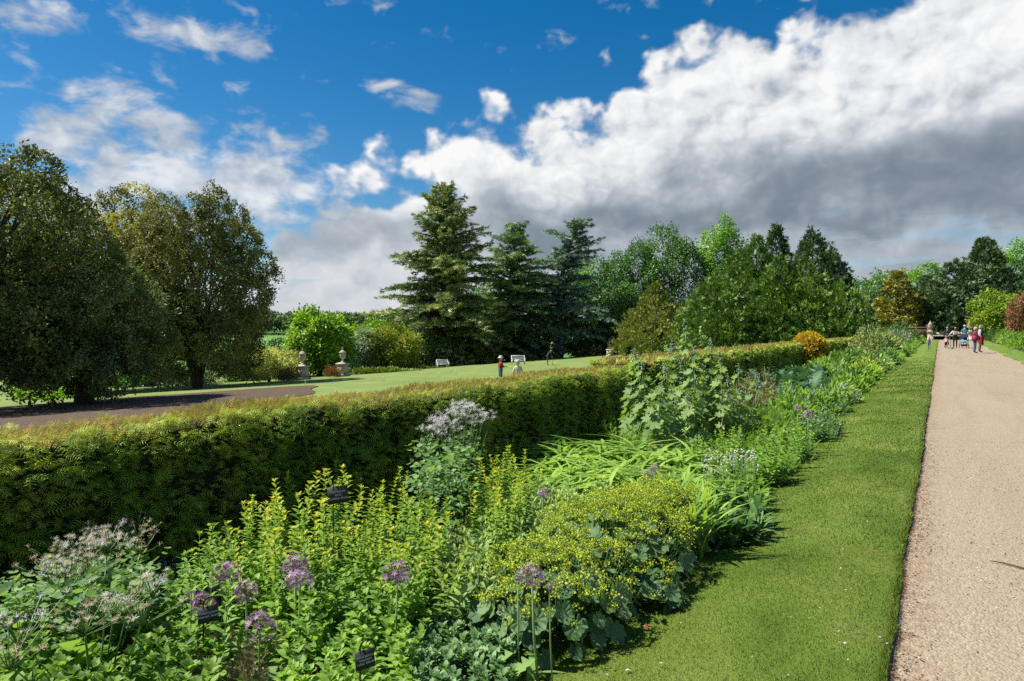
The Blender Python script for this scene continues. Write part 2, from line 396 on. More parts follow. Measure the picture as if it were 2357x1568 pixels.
# ---- grass verge with a cut edge standing above the gravel
def grass_mat(name, dark, mid, light):
    m = bpy.data.materials.new(name); m.use_nodes = True; w = N(m.node_tree); w.n.clear()
    out = w.new('ShaderNodeOutputMaterial'); bs = w.new('ShaderNodeBsdfPrincipled')
    g = w.new('ShaderNodeNewGeometry').outputs['Position']
    at = w.new('ShaderNodeAttribute', attribute_name='tint').outputs['Fac']
    a = w.noise(g, .9, 4, .6); st = w.noise(w.v('MULTIPLY', g, (2.2, .5, 1)), 1.1, 4, .6); c = w.noise(g, 60, 3, .7)
    v = w.m('ADD', w.m('MULTIPLY', a, .42), w.m('ADD', w.m('MULTIPLY', st, .34), w.m('ADD', w.m('MULTIPLY', c, .10), w.m('MULTIPLY', at, .14))))
    col = w.ramp(v, [(.38, dark), (.5, mid), (.62, light)])
    # worn straw patches
    dry = w.step(w.noise(g, 1.7, 6, .72), .54, .70)
    col = w.mix(w.m('MULTIPLY', dry, .34), col, (.27, .25, .09))
    w.l.new(col, bs.inputs['Base Color']); bs.inputs['Roughness'].default_value = .6; bs.inputs['Specular IOR Level'].default_value = .2
    tr = w.new('ShaderNodeBsdfTranslucent'); w.l.new(col, tr.inputs[0])
    bp = w.new('ShaderNodeBump'); bp.inputs['Strength'].default_value = .8; bp.inputs['Distance'].default_value = .03
    w.l.new(w.noise(g, 55, 4, .75), bp.inputs['Height']); w.l.new(bp.outputs[0], bs.inputs['Normal'])
    mx = w.new('ShaderNodeMixShader'); mx.inputs[0].default_value = .22
    w.l.new(bs.outputs[0], mx.inputs[1]); w.l.new(tr.outputs[0], mx.inputs[2]); w.l.new(mx.outputs[0], out.inputs[0]); return m
GRASS = grass_mat('verge_grass', (.088, .160, .015), (.15, .235, .028), (.235, .308, .058))
GRASS_BLADE = grass_mat('verge_blades', (.132, .225, .021), (.215, .325, .041), (.325, .415, .09))
VX0 = -1.75
def bed_edge(y): return VX0 + .05 * np.sin(y * .9) + .04 * np.sin(y * 2.3 + 2)
def verge_z(x, y):
    """gentle mown bank between the path and the bed"""
    t = np.clip((x - VX0) / (PX0 - VX0), 0, 1)
    return -.055 + .11 * sstep(0, .75, t) - .012 * sstep(.8, 1, t) + .012 * np.sin(y * 1.15 + x * 1.2) * np.sin(t * PI) + .008 * np.sin(y * 2.7 + 1.3) * np.sin(t * PI) + .008 * np.sin(y * .45 + 2)
vy = np.concatenate([np.arange(-1, 20, .09), np.arange(20, 99, .5)]); vt = np.linspace(0, 1, 26)
Rr = path_left(vy)[:, None]; Ll = bed_edge(vy)[:, None] - .12
Xv = Ll + (Rr - Ll) * vt[None]; Yv = np.repeat(vy[:, None], 26, 1); Zv = verge_z(Xv, Yv)
Xc = np.concatenate([Xv, Rr + .012, Rr - .0], 1); Yc = np.concatenate([Yv, vy[:, None], vy[:, None]], 1); Zc = np.concatenate([Zv, Zv[:, -1:] - .02, np.full_like(Rr, -.05)], 1)
g = G(); g.grid(np.stack([Xc, Yc, Zc], -1)[:, ::-1]); verge = tag(g.obj('verge', GRASS, smooth=True), kind='structure')

# ---- flower bed soil
SOIL = plain_mat('soil', (.075, .05, .032), (.03, .02, .014), .95, 12, .9, 35)
by = np.concatenate([np.arange(-1, 20, .25), np.arange(20, 99, 1.)]); bt = np.linspace(0, 1, 14)
Xb = (bed_edge(by)[:, None]) + (-7.0 - bed_edge(by)[:, None]) * bt[None]; Yb = np.repeat(by[:, None], 14, 1)
Zb = ground_z(Xb, Yb) - .012 + .02 * np.sin(Xb * 5) * np.sin(Yb * 4)
g = G(); g.grid(np.stack([Xb, Yb, Zb], -1)); tag(g.obj('flower_bed', SOIL, smooth=True), kind='structure')
def bed_z(x, y): return float(ground_z(x, y)) - .012

# ---- right-hand verge and bed
ry = np.arange(18, 100, .5); rt = np.linspace(0, 1, 8)
re0 = 3.12 + .05 * np.sin(ry * 1.3)[:, None] + .06 * np.sin(ry * .5)[:, None]; Xr = re0 + (4.35 - re0) * rt[None]; Yr = np.repeat(ry[:, None], 8, 1)
Zr = .06 + .05 * rt[None] + .02 * np.sin(Yr * 1.7)
Xr = np.concatenate([re0 - .0, re0 - .012, Xr], 1); Yr = np.concatenate([Yr[:, :1], Yr[:, :1], Yr], 1); Zr = np.concatenate([np.full_like(re0, -.05), np.full_like(re0, .03), Zr], 1)
g = G(); g.grid(np.stack([Xr, Yr, Zr], -1)[:, ::-1]); tag(g.obj('verge', GRASS, smooth=True), kind='structure')
Xr = 4.3 + 6 * rt[None] + 0 * Yr[:, :1]; Yr = np.repeat(ry[:, None], 8, 1)
g = G(); g.grid(np.stack([Xr, Yr, .13 + 0 * Xr], -1)[:, ::-1]); tag(g.obj('flower_bed', SOIL, smooth=True), kind='structure')

# ---- leaf litter under the evergreen oaks
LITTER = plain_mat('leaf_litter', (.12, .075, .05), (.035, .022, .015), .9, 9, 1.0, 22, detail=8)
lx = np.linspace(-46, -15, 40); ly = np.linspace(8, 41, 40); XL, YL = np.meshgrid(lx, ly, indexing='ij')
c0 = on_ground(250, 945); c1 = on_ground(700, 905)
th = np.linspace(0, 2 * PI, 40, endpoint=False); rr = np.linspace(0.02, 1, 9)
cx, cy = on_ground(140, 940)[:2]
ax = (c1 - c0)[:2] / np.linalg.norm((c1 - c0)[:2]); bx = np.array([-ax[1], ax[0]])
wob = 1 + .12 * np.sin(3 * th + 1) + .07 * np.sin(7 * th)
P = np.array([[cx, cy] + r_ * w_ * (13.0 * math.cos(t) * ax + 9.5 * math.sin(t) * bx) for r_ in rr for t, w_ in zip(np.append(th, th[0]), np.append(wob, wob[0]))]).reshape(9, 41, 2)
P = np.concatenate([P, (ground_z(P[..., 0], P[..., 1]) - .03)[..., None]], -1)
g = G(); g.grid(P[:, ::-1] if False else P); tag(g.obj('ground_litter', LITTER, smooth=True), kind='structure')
# ================================================================== trees
def folded(w=.5, fold=.12, droop=-.08): return T([(0, 0, 0), (w / 2, .48, fold), (0, 1, droop), (-w / 2, .48, fold)], [[0, 1, 2], [0, 2, 3]])
LEAF = folded(.52); LEAF_N = folded(.34, .08); NEEDLE = folded(.16, .04, -.05)
def fan(n=5, spread=1.9, w=.16, L=(.7, 1.0)):
    V = []; F = []
    for i in range(n):
        a = (i / (n - 1) - .5) * spread; l = L[1] - (L[1] - L[0]) * abs(i / (n - 1) - .5) * 2
        dx, dy = math.sin(a), math.cos(a); k = len(V); z = -.12 * abs(a)
        V += [(dx * l * .2 + dy * w / 2, dy * l * .2 - dx * w / 2, z * .3), (dx * l, dy * l, z), (dx * l * .2 - dy * w / 2, dy * l * .2 + dx * w / 2, z * .3)]
        F += [[k, k + 1, k + 2]]
    return T(V, F)
FAN = fan(4, 1.8, .24); FAN3 = fan(3, 1.3, .36)
def thin_back(P, O, base, keep=.35):
    """the side of a crown turned away carries fewer leaf clumps"""
    v = np.array([base[0], base[1], 0.0]); v /= np.linalg.norm(v); k = (O @ v < .30) | (rng.random(len(P)) < keep)
    return P[k], O[k]
def clump_leaves(g, cen, outd, cr, per, size, tpl=LEAF, up=.5, spread=.9, flat=.7, mi=0, droop=0.0):
    n = len(cen); N_ = n * per
    c = np.repeat(cen, per, 0); o = np.repeat(outd, per, 0)
    off = rng.normal(size=(N_, 3)) * np.repeat(np.broadcast_to(cr, (n,)), per)[:, None] * .62
    off -= o * (np.sum(off * o, 1) * (1 - flat))[:, None]
    d = unit(o + rng.normal(size=(N_, 3)) * spread + np.array([0, 0, -droop]))
    nrm = unit(o * .7 + np.array([0, 0, up]) + rng.normal(size=(N_, 3)) * .55)
    t = np.clip(np.repeat(rng.random(n), per) * .55 + rng.random(N_) * .45, 0, .999)
    s = size * (.65 + .7 * rng.random(N_))
    g.inst(tpl, c + off, frames(d, nrm), s, t, mi)
def blob_surface(blobs, dens, inner=.0, zmin=None, bump=.16):
    """points on the outer surface of a set of ellipsoids"""
    P, O = [], []
    B = np.asarray(blobs, float)
    for i, b in enumerate(B):
        area = 4 * PI * ((b[3] * b[4]) ** 1.6 + (b[3] * b[5]) ** 1.6 + (b[4] * b[5]) ** 1.6) ** (1 / 1.6) / 3 ** (1 / 1.6)
        n = max(6, int(area * dens)); d = rand_dirs(n)
        f = 1 + bump * (np.sin(d[:, 0] * 5 + i) * np.sin(d[:, 1] * 6 + 2 * i) + .6 * np.sin(d[:, 2] * 9 + i)) * .6 + rng.normal(size=n) * .04 - inner * rng.random(n)
        p = b[:3] + d * b[3:] * f[:, None]
        o = unit(d / b[3:])
        keep = np.ones(n, bool)
        for j, c in enumerate(B):
            if j == i: continue
            q = np.sum(((p - c[:3]) / c[3:]) ** 2, 1); keep &= q > .72
        if zmin is not None: keep &= p[:, 2] > zmin
        P.append(p[keep]); O.append(o[keep])
    return np.concatenate(P), np.concatenate(O)
def auto_blobs(w, h0, h1, n=9, seed=0, lobe=.42, squash=1.0, d=None):
    r = np.random.default_rng(seed); H = h1 - h0; d = d or w
    out = [(0, 0, h0 + H * .46, w * .33, d * .33, H * .38)]
    for i in range(n):
        u = (i + .5) / n; z = -1 + 2 * u; a = i * 2.399 + r.random() * .5; rr = math.sqrt(max(0, 1 - z * z * (.85 if z > 0 else .40)))
        k = lobe * (.6 + .75 * r.random()); j = .78 + .44 * r.random()
        out.append((math.cos(a) * rr * w * .5 * (1 - k * .75) * j, math.sin(a) * rr * d * .5 * (1 - k * .75) * j, h0 + H * .5 + z * H * .5 * (1 - k * .8) * (.9 + .2 * r.random()), w * .5 * k, d * .5 * k, H * .5 * k * squash))
    return out
def limbs_to(g, base, top, targets, r0, bend=.25, sides=6):
    for t in targets:
        t = np.asarray(t, float); s = base + (top - base) * rng.uniform(.35, .95)
        m = (s + t) / 2 + np.array([0, 0, 1]) * np.linalg.norm(t - s) * bend * .4 + rng.normal(size=3) * .15
        u = np.linspace(0, 1, 6)[:, None]; pts = s * (1 - u) ** 2 + 2 * m * u * (1 - u) + t * u ** 2
        g.tube(pts, np.linspace(r0 * .55, r0 * .1, 6), sides)
def broad_tree(name, label, cat, base, w, h0, h1, mat, dens=2.2, per=26, leaf=.2, cr=.55, trunk=.3, n=9, seed=0, lobe=.42, group=None, blobs=None, tpl=LEAF, d=None,
               up=.5, stems=1, lean=(0, 0), bark=None, trunk_h=None, inner=.25, spread=.9, squash=1.0, droop=.15, bump=.16):
    root = empty(name, base, 0, label, cat, group)
    blobs = blobs or auto_blobs(w, h0, h1, n, seed, lobe, squash, d)
    P, O = blob_surface(blobs, dens, inner, .05, bump); P, O = thin_back(P, O, base)
    g = G(); clump_leaves(g, P, O, cr, per, leaf, tpl, up, spread, droop=droop)
    # thinner foliage inside the crown
    P2, O2 = blob_surface([(b[0], b[1], b[2], b[3] * .62, b[4] * .62, b[5] * .62) for b in blobs], dens * .3, .2, .05); P2, O2 = thin_back(P2, O2, base)
    clump_leaves(g, P2, O2, cr, max(6, per // 2), leaf * 1.25, tpl, up, spread)
    crown = tag(g.obj('crown', mat, root), kind='stuff')
    H = trunk_h or (h0 + (h1 - h0) * .55)
    for k in range(stems):
        t = G(); a = k * 2.4 + seed; o = np.array([math.cos(a), math.sin(a), 0]) * (trunk * .9 if stems > 1 else 0)
        u = np.linspace(0, 1, 8)[:, None]
        sp = np.array([math.cos(a), math.sin(a), 0]) * (H * .28 if stems > 1 else 0) + np.array([lean[0], lean[1], 0])
        pts = o + sp * u ** 1.2 + np.array([0, 0, 1]) * H * u + rng.normal(size=(8, 3)) * .03 * trunk * np.array([1, 1, 0]); pts[0, 2] = -.25
        rad = trunk * np.array([1.5, 1.12, 1, .92, .82, .7, .55, .35]); t.tube(pts, rad, 9)
        top = pts[-1]
        tg = [b[:3] for b in blobs[1 + k::stems]]
        limbs_to(t, pts[2], top, tg, trunk)
        t.obj('trunk', bark or BARK, root, smooth=True)
    return root
def profile_tree(name, label, cat, base, H, prof, mat, dens=3.0, per=10, leaf=.35, cr=.4, tpl=FAN3, upness=.8, lobes=7, lobe_amp=.14, trunk=.2, group=None, seed=0, spires=(), h0=.0, sx=1.0, out=1.0, bark=None, jag=.08, tilt=0.0):
    """evergreens whose outline is a radius-by-height profile: prof = [(t, r), ...] with t from 0 (foot) to 1 (tip)"""
    root = empty(name, base, 0, label, cat, group); rs = np.random.default_rng(seed + 5)
    pt = np.array([p[0] for p in prof]); pr = np.array([p[1] for p in prof])
    def shell(n, k, amp):
        t = rng.random(n * 3); r = np.interp(t, pt, pr); keep = rng.random(n * 3) < (r + .06 * pr.max()) / (pr.max() * 1.06); t = t[keep][:n]; r = r[keep][:n]; m = len(t)
        a = rng.random(m) * 2 * PI
        ph = rs.random(6) * 6
        bumps = amp * (np.sin(lobes * a + ph[0] + 3 * t) * np.sin(9 * t + ph[1]) + .7 * np.sin((lobes * 2 + 1) * a + 17 * t + ph[2]) + .5 * np.sin(31 * t + 3 * a + ph[3])) + jag * rng.normal(size=m)
        r = r * (1 + bumps) * k
        p = np.stack([np.cos(a) * r * sx, np.sin(a) * r, h0 + t * (H - h0)], 1); o = np.stack([np.cos(a), np.sin(a), np.full(m, .15)], 1)
        return p, o
    area = 2 * PI * float(np.sum((pr[1:] + pr[:-1]) / 2 * np.diff(pt))) * H
    g = G()
    for k, f in ((1.0, 1.0), (.84, .5), (.6, .2)):
        p, o = shell(int(area * dens * f), k, lobe_amp); p, o = thin_back(p, o, base, .3)
        m = len(p); per_ = per
        c = np.repeat(p, per_, 0); oo = np.repeat(o, per_, 0); n = len(c)
        off = rng.normal(size=(n, 3)) * cr * .5
        d = unit(oo * out + np.array([0, 0, upness]) + rng.normal(size=(n, 3)) * .45)
        nr = unit(oo + np.array([0, 0, .6]) + rng.normal(size=(n, 3)) * .5)
        tt = np.clip(np.repeat(rng.random(m), per_) * .6 + rng.random(n) * .4, 0, .999)
        g.inst(tpl, c + off, frames(d, nr), leaf * (.6 + .8 * rng.random(n)), tt)
    for (dx, dy, hz, r, hh) in spires:
        n = int(160 * hh); t = rng.random(n) ** 1.3; a = rng.random(n) * 2 * PI; rr = r * (1 - t) * (.6 + .6 * rng.random(n))
        p = np.stack([dx + np.cos(a) * rr, dy + np.sin(a) * rr, hz + t * hh], 1)
        g.inst(tpl, p, frames(np.stack([np.cos(a), np.sin(a), np.full(n, upness * .8)], 1) + rng.normal(size=(n, 3)) * .3, (0, 0, 1)), leaf * (.7 + .6 * rng.random(n)))
    tag(g.obj('crown', mat, root), kind='stuff')
    t = G(); u = np.linspace(0, 1, 7)[:, None]; t.tube(np.array([0, 0, -.25]) * (1 - u) + np.array([0, 0, H * .93]) * u, np.linspace(trunk * 1.2, .03, 7), 8); t.obj('trunk', bark or BARK, root, smooth=True)
    return root
def cedar(name, label, base, H, mat, seed, L0=8.0, trunk=.55, lean=0.0, flat_top=False, leader=True, nb=95, bare=.06, open_=0.0, top_bend=(0, 0)):
    root = empty(name, base, 0, label, 'tree', 'cedars behind the croquet lawn'); rs = np.random.default_rng(seed)
    tr = G(); u = np.linspace(0, 1, 14)[:, None]
    axis_ = np.array([0, 0, -.3]) + np.array([0, 0, H + .3]) * u + np.array([top_bend[0], top_bend[1], 0]) * u ** 4 + np.array([lean, 0, 0]) * u
    tr.tube(axis_, trunk * (1 - u[:, 0]) ** .8 + .03, 9); tr.obj('trunk', BARK_GREY, root, smooth=True)
    lf = G(); Pos, Dir, Up, Sc, Tn = [], [], [], [], []
    br = G()
    for i in range(nb):
        t = bare + (1 - bare) * (i + rs.random()) / nb
        if t > .985: continue
        s = np.array([np.interp(t, u[:, 0], axis_[:, k]) for k in range(3)])
        a = i * 2.399 + rs.normal() * .35
        env = (1 - t) ** .7 if not flat_top else (1 - t ** 2.6) ** .6 * (.62 + .38 * (1 - t))
        L = L0 * env * (.45 + .80 * rs.random()) + .55
        if open_ and rs.random() < open_: L *= .35
        elev = R(38 * t + 2 + rs.normal() * 7) if not flat_top else R(26 * t + 4 + rs.normal() * 8)
        hd = np.array([math.cos(a), math.sin(a), 0]); side = np.array([-math.sin(a), math.cos(a), 0])
        q = np.linspace(0, 1, 9)
        sag = (.34 * (1 - t) + .08) * (.6 + .9 * rs.random())
        pts = s + (q * L)[:, None] * (hd * math.cos(elev) + np.array([0, 0, math.sin(elev)])) - np.array([0, 0, 1]) * (sag * L * q ** 2.2)[:, None] + side * (rs.normal() * .12 * L * q ** 2)[:, None]
        br.tube(pts, np.linspace(.05 + .018 * L, .012, 9), 5)
        m = int(4 + L * 3.0)
        for j in range(m):
            qq = .12 + .88 * (j + rs.random()) / m
            p = np.array([np.interp(qq, q, pts[:, k]) for k in range(3)]); sg = 1 if j % 2 else -1
            bl = (.18 + .30 * L * (1 - qq) ** .75 * (.35 + .65 * min(1, qq * 3))) * (.7 + .6 * rs.random())
            bd = unit(hd * (.75 + .3 * rs.random()) + side * sg * (.85 + .3 * rs.random()) + np.array([0, 0, .10 - .25 * rs.random()]))
            k = max(3, int(bl * 6)); v = (np.arange(k) + rs.random(k)) / k
            pp = p + bd * (v * bl)[:, None] - np.array([0, 0, 1]) * (.22 * bl * v ** 2)[:, None]
            Pos.append(pp); Dir.append(unit(bd + rs.normal(size=(k, 3)) * .55)); Up.append(np.array([0, 0, 1]) + rs.normal(size=(k, 3)) * .25)
            Sc.append(.68 * (.7 + .6 * rs.random(k))); Tn.append(np.clip(.25 * rs.random() + .35 * qq + .4 * rs.random(k), 0, .999))
    lf.inst(FAN, np.concatenate(Pos), frames(np.concatenate(Dir), np.concatenate(Up)), np.concatenate(Sc), np.concatenate(Tn))
    tag(lf.obj('crown', mat, root), kind='stuff'); br.obj('branches', BARK_GREY, root, smooth=True)['kind'] = 'stuff'
    return root

GAIN = 2.15
OAK1 = leaf_mat('oak_dark', [(.018, .026, .009), (.038, .050, .016), (.066, .080, .025), (.12, .13, .04)], .25, .5, .22, .22, .5)
OAK2 = leaf_mat('oak_olive', [(.028, .038, .010), (.062, .070, .016), (.12, .118, .022), (.23, .21, .03)], .25, .5, .22, .30, .8)  # yellow patches: new growth, contrast raised in colour to read as sunlit crown
OAK3 = leaf_mat('oak_brown', [(.028, .036, .013), (.056, .066, .021), (.092, .098, .032), (.145, .138, .046)], .25, .5, .22, .25, .5)
OAKG = leaf_mat('oak_grey_green', [(.024, .036, .013), (.050, .072, .026), (.085, .112, .042), (.135, .155, .065)], .25, .5, .22, .3, .5)
def gbase(px, py): q = on_ground(px, py); return (q[0], q[1], q[2] - .04)
def dbase(px, d):
    q = at_depth(px, 784, d); return (q[0], q[1], float(ground_z(q[0], q[1])) - .06)
evergreen = 'evergreen oaks left of the croquet lawn'
broad_tree('oak_tree', 'huge dark evergreen oak with billowing crown reaching the litter floor', 'tree', dbase(-45, 35), 12.4, .5, 13.6, OAK1, 2.2, 26, .20, .30, .42, 60, 3, .25, trunk_h=7, group=evergreen)
broad_tree('oak_tree', 'grey green evergreen oak with thick trunk and low skirt of foliage', 'tree', gbase(195, 927), 8.2, .6, 8.0, OAKG, 3.1, 26, .18, .27, .38, 44, 8, .26, trunk_h=4, group=evergreen)
broad_tree('oak_tree', 'yellow topped evergreen oak with leaning trunk and twiggy crown', 'tree', gbase(228, 903), 15.6, 1.2, 17.0, OAK2, 2.2, 26, .21, .32, .36, 64, 5, .24, lean=(-1.5, 1.0), trunk_h=8, group=evergreen)
broad_tree('oak_tree', 'brownish evergreen oak on several slim stems beside the lawn', 'tree', gbase(455, 892), 11.6, 1.2, 15.6, OAK3, 3.1, 26, .21, .32, .17, 56, 12, .25, stems=6, trunk_h=5, group=evergreen)

GAIN = 3.0
CEDAR = leaf_mat('cedar_green', [(.018, .034, .014), (.040, .064, .024), (.082, .108, .040), (.155, .165, .065)], .15, .5, .3, .12, .45)
CEDAR2 = leaf_mat('cedar_dark', [(.015, .032, .015), (.034, .064, .026), (.066, .105, .042), (.115, .15, .06)], .15, .5, .3, .15, .4)
CEDAR3 = leaf_mat('cedar_blue', [(.022, .042, .030), (.050, .085, .062), (.092, .135, .10), (.15, .19, .145)], .15, .5, .3, .15, .4)
cedar('cedar_tree', 'tallest cedar with pointed tip and broad drooping lower boughs', dbase(1022, 100), 26.5, CEDAR, 2, 12.5, .6, nb=200)
cedar('cedar_tree', 'ragged flat topped cedar with broken crown between two others', dbase(1172, 108), 21.6, CEDAR2, 5, 9.8, .55, flat_top=True, nb=150, open_=.25, top_bend=(1.5, 1.0))
cedar('cedar_tree', 'blue green cedar with bare leaning top and thick trunk', dbase(1287, 111), 22.6, CEDAR3, 9, 10.5, .78, flat_top=True, nb=130, open_=.3, bare=.17, top_bend=(3.4, 2.2))

GAIN = 2.05
LIME = leaf_mat('lime_leaf', [(.020, .050, .008), (.045, .105, .014), (.085, .175, .022), (.13, .235, .035)], .3, .45, .4, .10, .4)
DEEP = leaf_mat('deep_green_leaf', [(.012, .034, .010), (.026, .066, .016), (.048, .105, .024), (.078, .145, .036)], .25, .45, .4, .12, .4)
BRIGHT = leaf_mat('bright_leaf', [(.036, .082, .006), (.066, .138, .010), (.112, .20, .014), (.16, .245, .022)], .38, .45, .4, .35, .4)
woods = 'broadleaved trees behind the croquet lawn'
def bt(px, dep, toppx, wpx, label, mat, seed, n=11, leaf=.46, dens=1.5, per=15, h0=None, group=woods, lobe=.42, cr=.8, **k):
    b = dbase(px, dep); h1 = EYE + (752 - toppx) / FPX * dep - b[2]; w = wpx / FPX * dep
    return broad_tree(k.pop('name', 'broadleaf_tree'), label, k.pop('cat', 'tree'), b, w, h1 * .1 if h0 is None else h0, h1, mat, dens, per, leaf, cr, k.pop('trunk', .35), n, seed, lobe, group, **k)
bt(1665, 128, 492, 105, 'tallest lime tree with narrow light green crown', LIME, 31, 12, h0=5, squash=.8)
bt(1548, 132, 534, 150, 'tall dark domed broadleaf tree beside the narrow lime', DEEP, 32, 13, h0=3)
bt(1460, 135, 560, 130, 'broadleaf tree with feathery upright top behind the cedars', DEEP, 33, 12, h0=3)
bt(1372, 140, 600, 170, 'rounded yellowish green broadleaf tree behind the blue cedar', LIME, 34, 11, h0=2)
bt(1440, 116, 655, 150, 'lower maple with dense mid green leaves beside the statue', DEEP, 36, 12, h0=.4)
bt(1590, 112, 690, 110, 'leafy tree filling the gap beside the tall conifers', DEEP, 37, 11, h0=.4)
bt(1350, 122, 650, 140, 'dark undergrowth tree behind the blue cedar trunk', DEEP, 38, 11, h0=.2)
bt(1235, 124, 632, 150, 'dark leafy tree filling between the two right cedars', DEEP, 39, 11, h0=.2)
bt(1125, 120, 650, 150, 'shaded leafy tree behind the tallest cedar', DEEP, 40, 11, h0=.2)
bt(2022, 118, 628, 130, 'rounded dark tree behind the golden cypress', DEEP, 41, 12, h0=.5)
bt(2118, 150, 612, 120, 'pale green treetop showing above the dark yews', LIME, 42, 11, h0=3)
bt(2335, 140, 640, 130, 'leafy tree beyond the conical yew', DEEP, 43, 11, h0=1)
bt(2318, 128, 562, 90, 'fresh green tree peeping out behind the conical yew', LIME, 44, 11, h0=3)

GAIN = 2.35
YEW = leaf_mat('yew_dark', [(.010, .022, .010), (.022, .042, .017), (.040, .066, .026), (.066, .095, .038)], .12, .5, .3, .18, .4)
THUJA = leaf_mat('thuja_green', [(.016, .036, .008), (.036, .070, .012), (.062, .105, .019), (.10, .150, .030)], .15, .5, .3, .16, .35)
OLIVE = leaf_mat('yew_olive', [(.030, .045, .010), (.060, .078, .016), (.10, .112, .024), (.145, .145, .035)], .15, .5, .3, .25, .4)
GAIN = 1.7
GOLD = leaf_mat('golden_cypress', [(.055, .055, .007), (.115, .112, .014), (.19, .175, .022), (.27, .235, .035)], .2, .5, .3, .35, .4)
wall_ = 'evergreens beyond the clipped hedge'
def pt_(px, dep, toppx, wpx, label, prof, mat, seed, name='conifer', **k):
    b = dbase(px, dep); H = EYE + (752 - toppx) / FPX * dep - b[2]; w = wpx / FPX * dep / 2
    return profile_tree(name, label, 'tree', b, H, [(t, r * w) for t, r in prof], mat, seed=seed, group=k.pop('group', wall_), **k)
CONE = [(0, .92), (.12, 1), (.35, .86), (.6, .56), (.8, .30), (.93, .12), (1, .02)]
DOME = [(0, .9), (.2, 1), (.5, .92), (.72, .70), (.88, .42), (1, .1)]
CONE2 = [(0, .95), (.2, 1), (.45, .9), (.65, .68), (.82, .40), (.94, .16), (1, .03)]
SPIRE = [(0, .8), (.3, 1), (.6, .7), (.8, .4), (1, .02)]
pt_(1508, 92, 655, 165, 'olive green conical yew standing beside the bronze statue', CONE, OLIVE, 51, leaf=.42, dens=2.8)
pt_(1650, 78, 625, 170, 'wide thuja forming the near end of the evergreen mass', CONE2, THUJA, 52, leaf=.42, dens=2.7)
pt_(1697, 82, 578, 130, 'columnar thuja just right of the tall lime', CONE2, THUJA, 152, leaf=.44, dens=2.7)
pt_(1740, 80, 545, 140, 'tallest thuja with several blunt tips', CONE2, THUJA, 53, leaf=.44, dens=2.7, spires=[(-.8, .3, 8.5, .9, 3.0), (.9, -.2, 8.3, .9, 2.8)])
pt_(1785, 92, 520, 110, 'dark pointed spruce rising out of the thujas', SPIRE, YEW, 54, leaf=.55, dens=2.8, upness=.2)
pt_(1868, 88, 528, 130, 'dark conifer with ragged pointed top above the thujas', CONE2, YEW, 55, leaf=.5, dens=2.8, spires=[(1.4, .2, 8.2, 1.0, 2.8), (-1.4, .2, 8.0, 1.0, 2.4)])
pt_(1910, 86, 566, 110, 'dark pointed conifer at the right shoulder of the evergreen mass', CONE2, YEW, 155, leaf=.5, dens=2.8)
pt_(1795, 76, 592, 150, 'pointed thuja in the middle of the evergreen mass', CONE2, THUJA, 56, leaf=.42, dens=2.7)
pt_(1848, 75, 600, 150, 'pointed thuja right of the mass centre', CONE2, THUJA, 156, leaf=.42, dens=2.7)
pt_(1935, 74, 655, 145, 'round bushy evergreen closing the mass beside the golden dome', DOME, THUJA, 57, leaf=.38, dens=2.9)
pt_(2066, 92, 618, 88, 'golden cypress with yellow drooping sprays', [(0, .75), (.12, .95), (.3, 1), (.55, .8), (.8, .45), (1, .04)], GOLD, 58, leaf=.42, dens=3.0, upness=.15, group=None, lobe_amp=.2)
pt_(2266, 101, 550, 170, 'conical dark yew with twin pointed tips at the path end', CONE, YEW, 59, leaf=.52, dens=2.7, spires=[(-.9, 0, 11.0, 1.3, 3.6), (.9, .3, 11, 1.3, 3.3)], group='dark yews at the path end')
for i, (px, dep, tp, wp, lb) in enumerate(((2140, 94, 640, 150, 'shadowy yew rising behind the first path urn'), (2205, 97, 600, 150, 'broad dark yew filling the end of the path'), (2340, 96, 655, 140, 'dark yew behind the lime green maple'), (2225, 91.5, 690, 190, 'low spreading yew behind the stone seat'), (2085, 104, 665, 120, 'dark yew screening behind the golden cypress'))):
    pt_(px, dep, tp, wp, lb, DOME, YEW, 60 + i, name='yew_tree', leaf=.50, dens=2.7, group='dark yews at the path end', upness=.5)

# ---- left middle distance
ACER = leaf_mat('pale_acer', [(.12, .15, .03), (.21, .24, .06), (.33, .34, .12), (.48, .45, .22)], .35, .45, .3, .9, .4)
SILVER = leaf_mat('silver_shrub', [(.06, .10, .05), (.12, .17, .09), (.20, .26, .16), (.30, .36, .26)], .25, .5, .3, .6, .3)
YELG = leaf_mat('yellow_green_shrub', [(.055, .085, .008), (.105, .145, .012), (.175, .21, .018), (.26, .26, .03)], .3, .5, .3, .35, .5)
SHRUB = leaf_mat('mid_shrub', [(.020, .045, .012), (.040, .085, .022), (.070, .13, .036), (.11, .175, .055)], .3, .5, .3, .4, .4)
b = gbase(735, 872)
bt(735, 78, 722, 140, 'bright green maple with layered leaves behind the lawn urns', BRIGHT, 71, 13, leaf=.42, dens=2.6, per=20, h0=.1, group=None, up=1.1, trunk=.22, cr=.6)
bt(618, 63, 806, 135, 'pale yellow acer bush left of the lawn urns', ACER, 72, 10, leaf=.20, dens=6, per=20, h0=.2, group=None, name='acer_bush', cat='shrub', trunk=.07, cr=.35, stems=3)
bt(657, 70, 812, 70, 'dull green yew bush beside the pale acer', OLIVE, 73, 9, leaf=.22, dens=5, per=18, h0=.05, group=None, name='yew_bush', cat='shrub', trunk=.1, cr=.4)
bt(822, 84, 762, 90, 'silvery leaved shrub between maple and yellow shrubs', SILVER, 74, 9, leaf=.28, dens=4, per=20, h0=.1, group=None, name='silver_shrub', cat='shrub', trunk=.1, cr=.5)
bt(848, 92, 738, 100, 'fresh green tree behind the silvery shrub', BRIGHT, 75, 9, leaf=.34, dens=2.6, per=20, h0=.2, group=None, trunk=.16)
